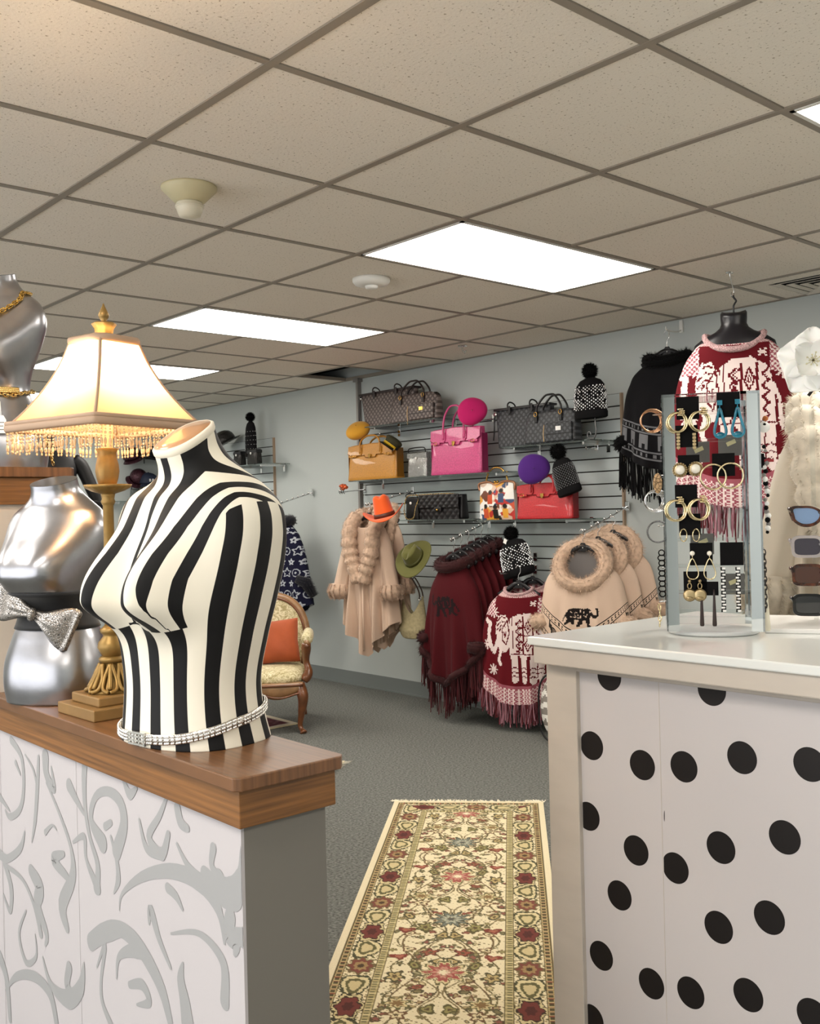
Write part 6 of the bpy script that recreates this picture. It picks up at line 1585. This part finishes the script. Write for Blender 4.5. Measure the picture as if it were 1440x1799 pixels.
# ================================================================== WHITE FLOWER
fp = atd(1428,636,1.86)
fz = radians(-62)
fl = thing('fabric_flower','large white fabric flower clip with stamens on a thin dark stand','flower',fp,fz)
M_pet = mat('white_petal','f4f3ee',.6,sss=.1)
for k in range(9):
    inner = k >= 5; a0 = (k*2*pi/5+.3) if not inner else (k*2*pi/4+.9); R_ = .062 if not inner else .036; m = MB(); V = []; nu,nv = 12,11
    for i in range(nu):
        for j in range(nv):
            u = i/(nu-1); v_ = j/(nv-1)*2-1; wd = R_*.62*sin(pi*min(.12+u*.80,1))**.7; r_ = R_*(.08+.95*u-.10*(v_*v_)*u+.05*(1-abs(v_))*u*u)
            lx,lz = r_, v_*wd; y = -.010*(1.4 if inner else .6)-.016*u*u*(1.6 if inner else -.5)-.012*v_*v_*u+.004*sin(v_*6+k)*u
            V.append((lx*cos(a0)-lz*sin(a0),y-(.012 if inner else 0),lx*sin(a0)+lz*cos(a0)))
    m.add(V,[(i*nv+j,(i+1)*nv+j,(i+1)*nv+j+1,i*nv+j+1) for i in range(nu-1) for j in range(nv-1)]); m.build('petal',M_pet,fl,solid=.0012)
m = MB()
for k in range(14): a = k*2.4; r_ = .003+.0006*k; m.tube([(0,-.02,0),(r_*1.4*cos(a),-.036,r_*1.4*sin(a))],.0007,4); m.ball((r_*1.4*cos(a),-.037,r_*1.4*sin(a)),.0018,0,6)
m.build('stamens',mat('stamen','cfc7a4',.5),fl)
fs = thing('flower_stand','thin dark twig stand holding the white fabric flower','stand',(fp.x+.02,fp.y-.03,CZ))
hgt = fp.z-CZ; M_twig = mat('dark_twig','231d1b',.6)
m = MB().tube([(0.02,-.035,0.0),(.018,-.032,hgt*.5),(.012,-.025,hgt-.055),(.0,-.0,hgt-.02),(-.018,.028,hgt)],.0034,6)
m.build('stem',M_twig,fs)
MB().lathe([(.032,0),(.030,.006),(.008,.010)],20).build('foot',M_twig,fs,loc=(.02,-.035,0))
for (a,b) in (((-.008,.012,hgt-.02),(-.022,.040,hgt-.062)),((.012,-.025,hgt-.075),(-.006,.008,hgt-.083)),((.014,-.028,hgt-.10),(.006,-.016,hgt-.118)),((-.0,.0,hgt-.03),(-.012,.024,hgt-.055))):
    MB().tube([a,b],[.0022,.0030],6).build('twig_tip',M_twig,fs)
# ================================================================== FAR CORNER BEHIND THE LAMP
M_mbk = mat('matte_black','141314',.5)
mp = atd(84,905,5.2); mz = mp.z+.03; mrot = radians(-18)
pd_ = thing('pedestal','white display pedestal under the black mannequin behind the taller half wall','pedestal',(mp.x,mp.y,0),mrot)
MB().span((-.2,-.2,0),(.2,.2,mz-.45)).build('block',M_white,pd_,bev=.006); MB().span((-.22,-.22,mz-.47),(.22,.22,mz-.44)).build('top_slab',M_white,pd_,bev=.004)
mq = thing('mannequin','matte black mannequin with a hand on its hip, behind the lamp','mannequin',(mp.x,mp.y,mz-.44),mrot)
zs3 = [0,.08,.18,.30,.38,.46,.52,.60,.68,.73,.76,.79,.84]
X3,Y3,Z3,*_ = torso_mesh(.84,zs3,[.13,.145,.15,.115,.10,.115,.13,.145,.155,.13,.08,.05,.042],[.09,.10,.10,.08,.072,.082,.085,.08,.075,.065,.055,.045,.04],[0,0,.01,.01,.005,.005,.005,.01,.015,.015,.012,.005,0],[(.06,.55,.04,.05,.07,.05),(-.06,.55,.04,.05,.07,.05)],nphi=48,nz=60)
torso_mb(X3,Y3,Z3).build('mannequin_body',M_mbk,mq)
for sx in (-1,1):
    MB().tube(curve([(sx*.13,.01,.70),(sx*.175,.01,.66),(sx*.235,.015,.52),(sx*.262,.02,.455),(sx*.235,-.005,.41),(sx*.17,-.045,.33),(sx*.145,-.06,.285)],42),[.030,.036,.040,.041,.040,.040,.039,.038,.037,.036,.035,.035,.034,.034,.033,.033,.032,.032,.033,.034,.034,.034,.033,.032,.031,.030,.029,.028,.027,.026,.025,.024,.023,.022,.021,.020,.019,.018,.018,.018,.018,.018,.018][:43],10).build('arm',M_mbk,mq)
    h_ = MB()
    h_.ball((sx*.138,-.068,.262),.022,0,10,sc=(.6,.8,1.2))
    for k in range(4): h_.tube(curve([(sx*.136,-.082+.010*k,.245),(sx*.128,-.092+.011*k,.215),(sx*.118,-.098+.010*k,.190-.006*abs(k-1.5))],6),.0062,6)
    h_.tube(curve([(sx*.142,-.055,.262),(sx*.150,-.030,.245),(sx*.150,-.012,.232)],6),.0065,6)
    h_.build('hand',M_mbk,mq)
# black domed hat on a block, just behind the lower silver torso
hp_ = atd(160,905,3.6)
hb_ = thing('hat_stand','slim stand carrying a black domed hat behind the lamp column','stand',(hp_.x,hp_.y,0))
MB().lathe([(.12,0),(.12,.015),(.018,.03),(.014,hp_.z-.03),(.05,hp_.z-.02),(.05,hp_.z)],20).build('pole',M_mbk,hb_)
ht = thing('pillbox_hat','black domed hat on a slim stand behind the lamp column','hat',hp_)
MB().lathe([(.048,0),(.052,.012),(.050,.032),(.040,.046),(.02,.052),(.003,.053)],28).build('crown',M_knit,ht); MB().lathe([(.053,.0),(.056,.004),(.053,.010)],28).build('brim_roll',M_knit,ht)
# back wall shelf with glitter caps
def bw_(px,py,off): return at(px,py,1,YB-off)
sa,sb = bw_(203,872,.24),bw_(300,879,.24)
t = thing('glass_shelf','glass shelf on the back wall under the glitter caps','shelf',(sa.x,YB,sb.z),0)
MB().span((0,-.24,-.008),(XW-sa.x-.03,-.004,0)).build('glass_pane',M_glass,t)
for x in (.05,XW-sa.x-.1): MB().box((x,-.10,-.018),(.014,.20,.018)).box((x,-.004,-.03),(.026,.008,.07)).build('bracket',M_chrome,t)
SHB = sb.z+.001
M_g1 = mat('plum_glitter','4a2a34',.25,metal=.5,voro=(90,.9)); M_nav = mat('navy_cloth','141d33',.7)
def cap(label,px,py,off,M,r=.085,tilt=(radians(70),0,radians(-25)),lett=False,group='glitter caps on the back wall'):
    p = bw_(px,py,off); t = thing('cap',label,'cap',p,0,group,rot=tilt)
    MB().lathe([(r*q,r*z) for q,z in ((.98,-.15),(1,.05),(.95,.35),(.78,.62),(.5,.80),(.2,.88),(.02,.9))],28,sy=1.05).build('crown',M,t)
    m = MB(); V = []
    for i in range(15):
        a = -pi/2-1.0+2.0*i/14
        for k in range(5): q = r*(.97+.16*k*cos((i/7-1)*1.1)); V.append((q*cos(a),q*sin(a)*1.05,-.15*r-.02*r*k-(abs(i/7-1)**2)*.05*r*k))
    m.add(V,[(i*5+k,i*5+k+1,(i+1)*5+k+1,(i+1)*5+k) for i in range(14) for k in range(4)]); m.build('peak',M,t,solid=.003)
    MB().ball((0,0,.9*r),.006,0,6).build('top_button',M,t)
    if lett:
        m = MB()
        for dx in (-.016,.014):
            m.box((dx-.006,0,0),(.004,.003,.026)); 
            for dz in (-.011,0,.011): m.box((dx,0,dz),(.012,.003,.004))
            m.box((dx+.006,0,0),(.003,.003,.022))
        m.box((-.001,0,-.010),(.004,.003,.004)); m.build('lettering',M_plw,t,loc=(0,-1.07*r,.28*r),rot=(radians(-18),0,0))
    return t
cap('plum glitter cap hung highest beside the lamp vase',231,800,.12,M_g1,.092,(radians(28),radians(-15),radians(-30)))
cap('plum glitter cap hanging beside the navy lettered cap',243,838,.12,M_g1,.085,(radians(40),radians(40),radians(-40)))
cap('navy cap with white letters on the back wall shelf',260,846,.17,M_nav,.100,(radians(10),0,radians(-8)),True)
cap('black cap pinned above the navy lettered cap',265,800,.14,M_knit,.105,(radians(15),radians(10),radians(10)))
def bpos(px,off=.12): q = bw_(px,860,off); return (q.x,YB-off,SHB)
def bag_b(label,px,w_,h,M):
    t = thing('glitter_bag',label,'handbag',bpos(px),0,'glitter bags on the shelves'); body(w_,w_*.9,h,.08,.05,.01,6).build('body',M,t)
    MB().tube(curve([(-w_*.4,0,h),(-w_*.3,0,h*1.35),(w_*.3,0,h*1.35),(w_*.4,0,h)],16),.005,6).build('handle',M_plast,t); MB().box((0,-.042,h*.7),(.03,.006,.02)).build('clasp',M_chrome,t)
bag_b('silver sequin bag under the navy lettered cap',257,.12,.12,M_glit); bag_b('clear grey bag at the end of the back wall shelf',237,.09,.11,mat('smoky_vinyl','7d827f',.1,trans=.5)); bag_b('black and silver glitter bag half behind the striped neck',280,.11,.15,M_bglit)
rd = bw_(240,805,.0); t = thing('display_bar','thin black hanging bar for the caps on the back wall','bar',(rd.x,YB,rd.z),0)
MB().tube([(-.06,-.004,0),(-.06,-.12,0),(.22,-.12,0),(.22,-.004,0)],.006,6).tube([(.02,-.12,0),(.02,-.12,-.06)],.005,6).build('bar',M_mbk,t)
# black knit hat and bags on the far slat wall shelf
b0 = wp(441,792,.14); beanie('black studded knit hat with pompom on the far glass shelf',(b0.x,b0.y,shL.location.z+.075),.155,.40,(0,0,RW),'sparse',pr_=.28,seed=6)
def fb(label,px,w_,h,M,off=.12):
    t = box_bag(label,M,M_plast,at_shelf(shL,px,off),w_,h,False); return t
fb('black and silver glitter bag under the studded knit hat',447,.15,.13,M_bglit,.17); fb('smoky glitter bag at the end of the far glass shelf',421,.12,.13,M_bglit,.15)
p = wp(394,775,.14); t = thing('cap','silver and black glitter cap on the far slat wall','cap',p,0,'glitter caps on the slat wall',rot=(radians(20),radians(-20),radians(-75)))
MB().lathe([(.105*q,.105*z) for q,z in ((.98,-.15),(1,.05),(.95,.35),(.78,.62),(.5,.80),(.2,.88),(.02,.9))],28).build('crown',M_bglit,t)
MB().lathe([(.105,-.016),(.15,-.024),(.152,-.020),(.105,-.010)],28,capb=False,capt=False).build('brim',M_bglit,t)
hook('chrome hook of the silver glitter cap',392,770,.12)
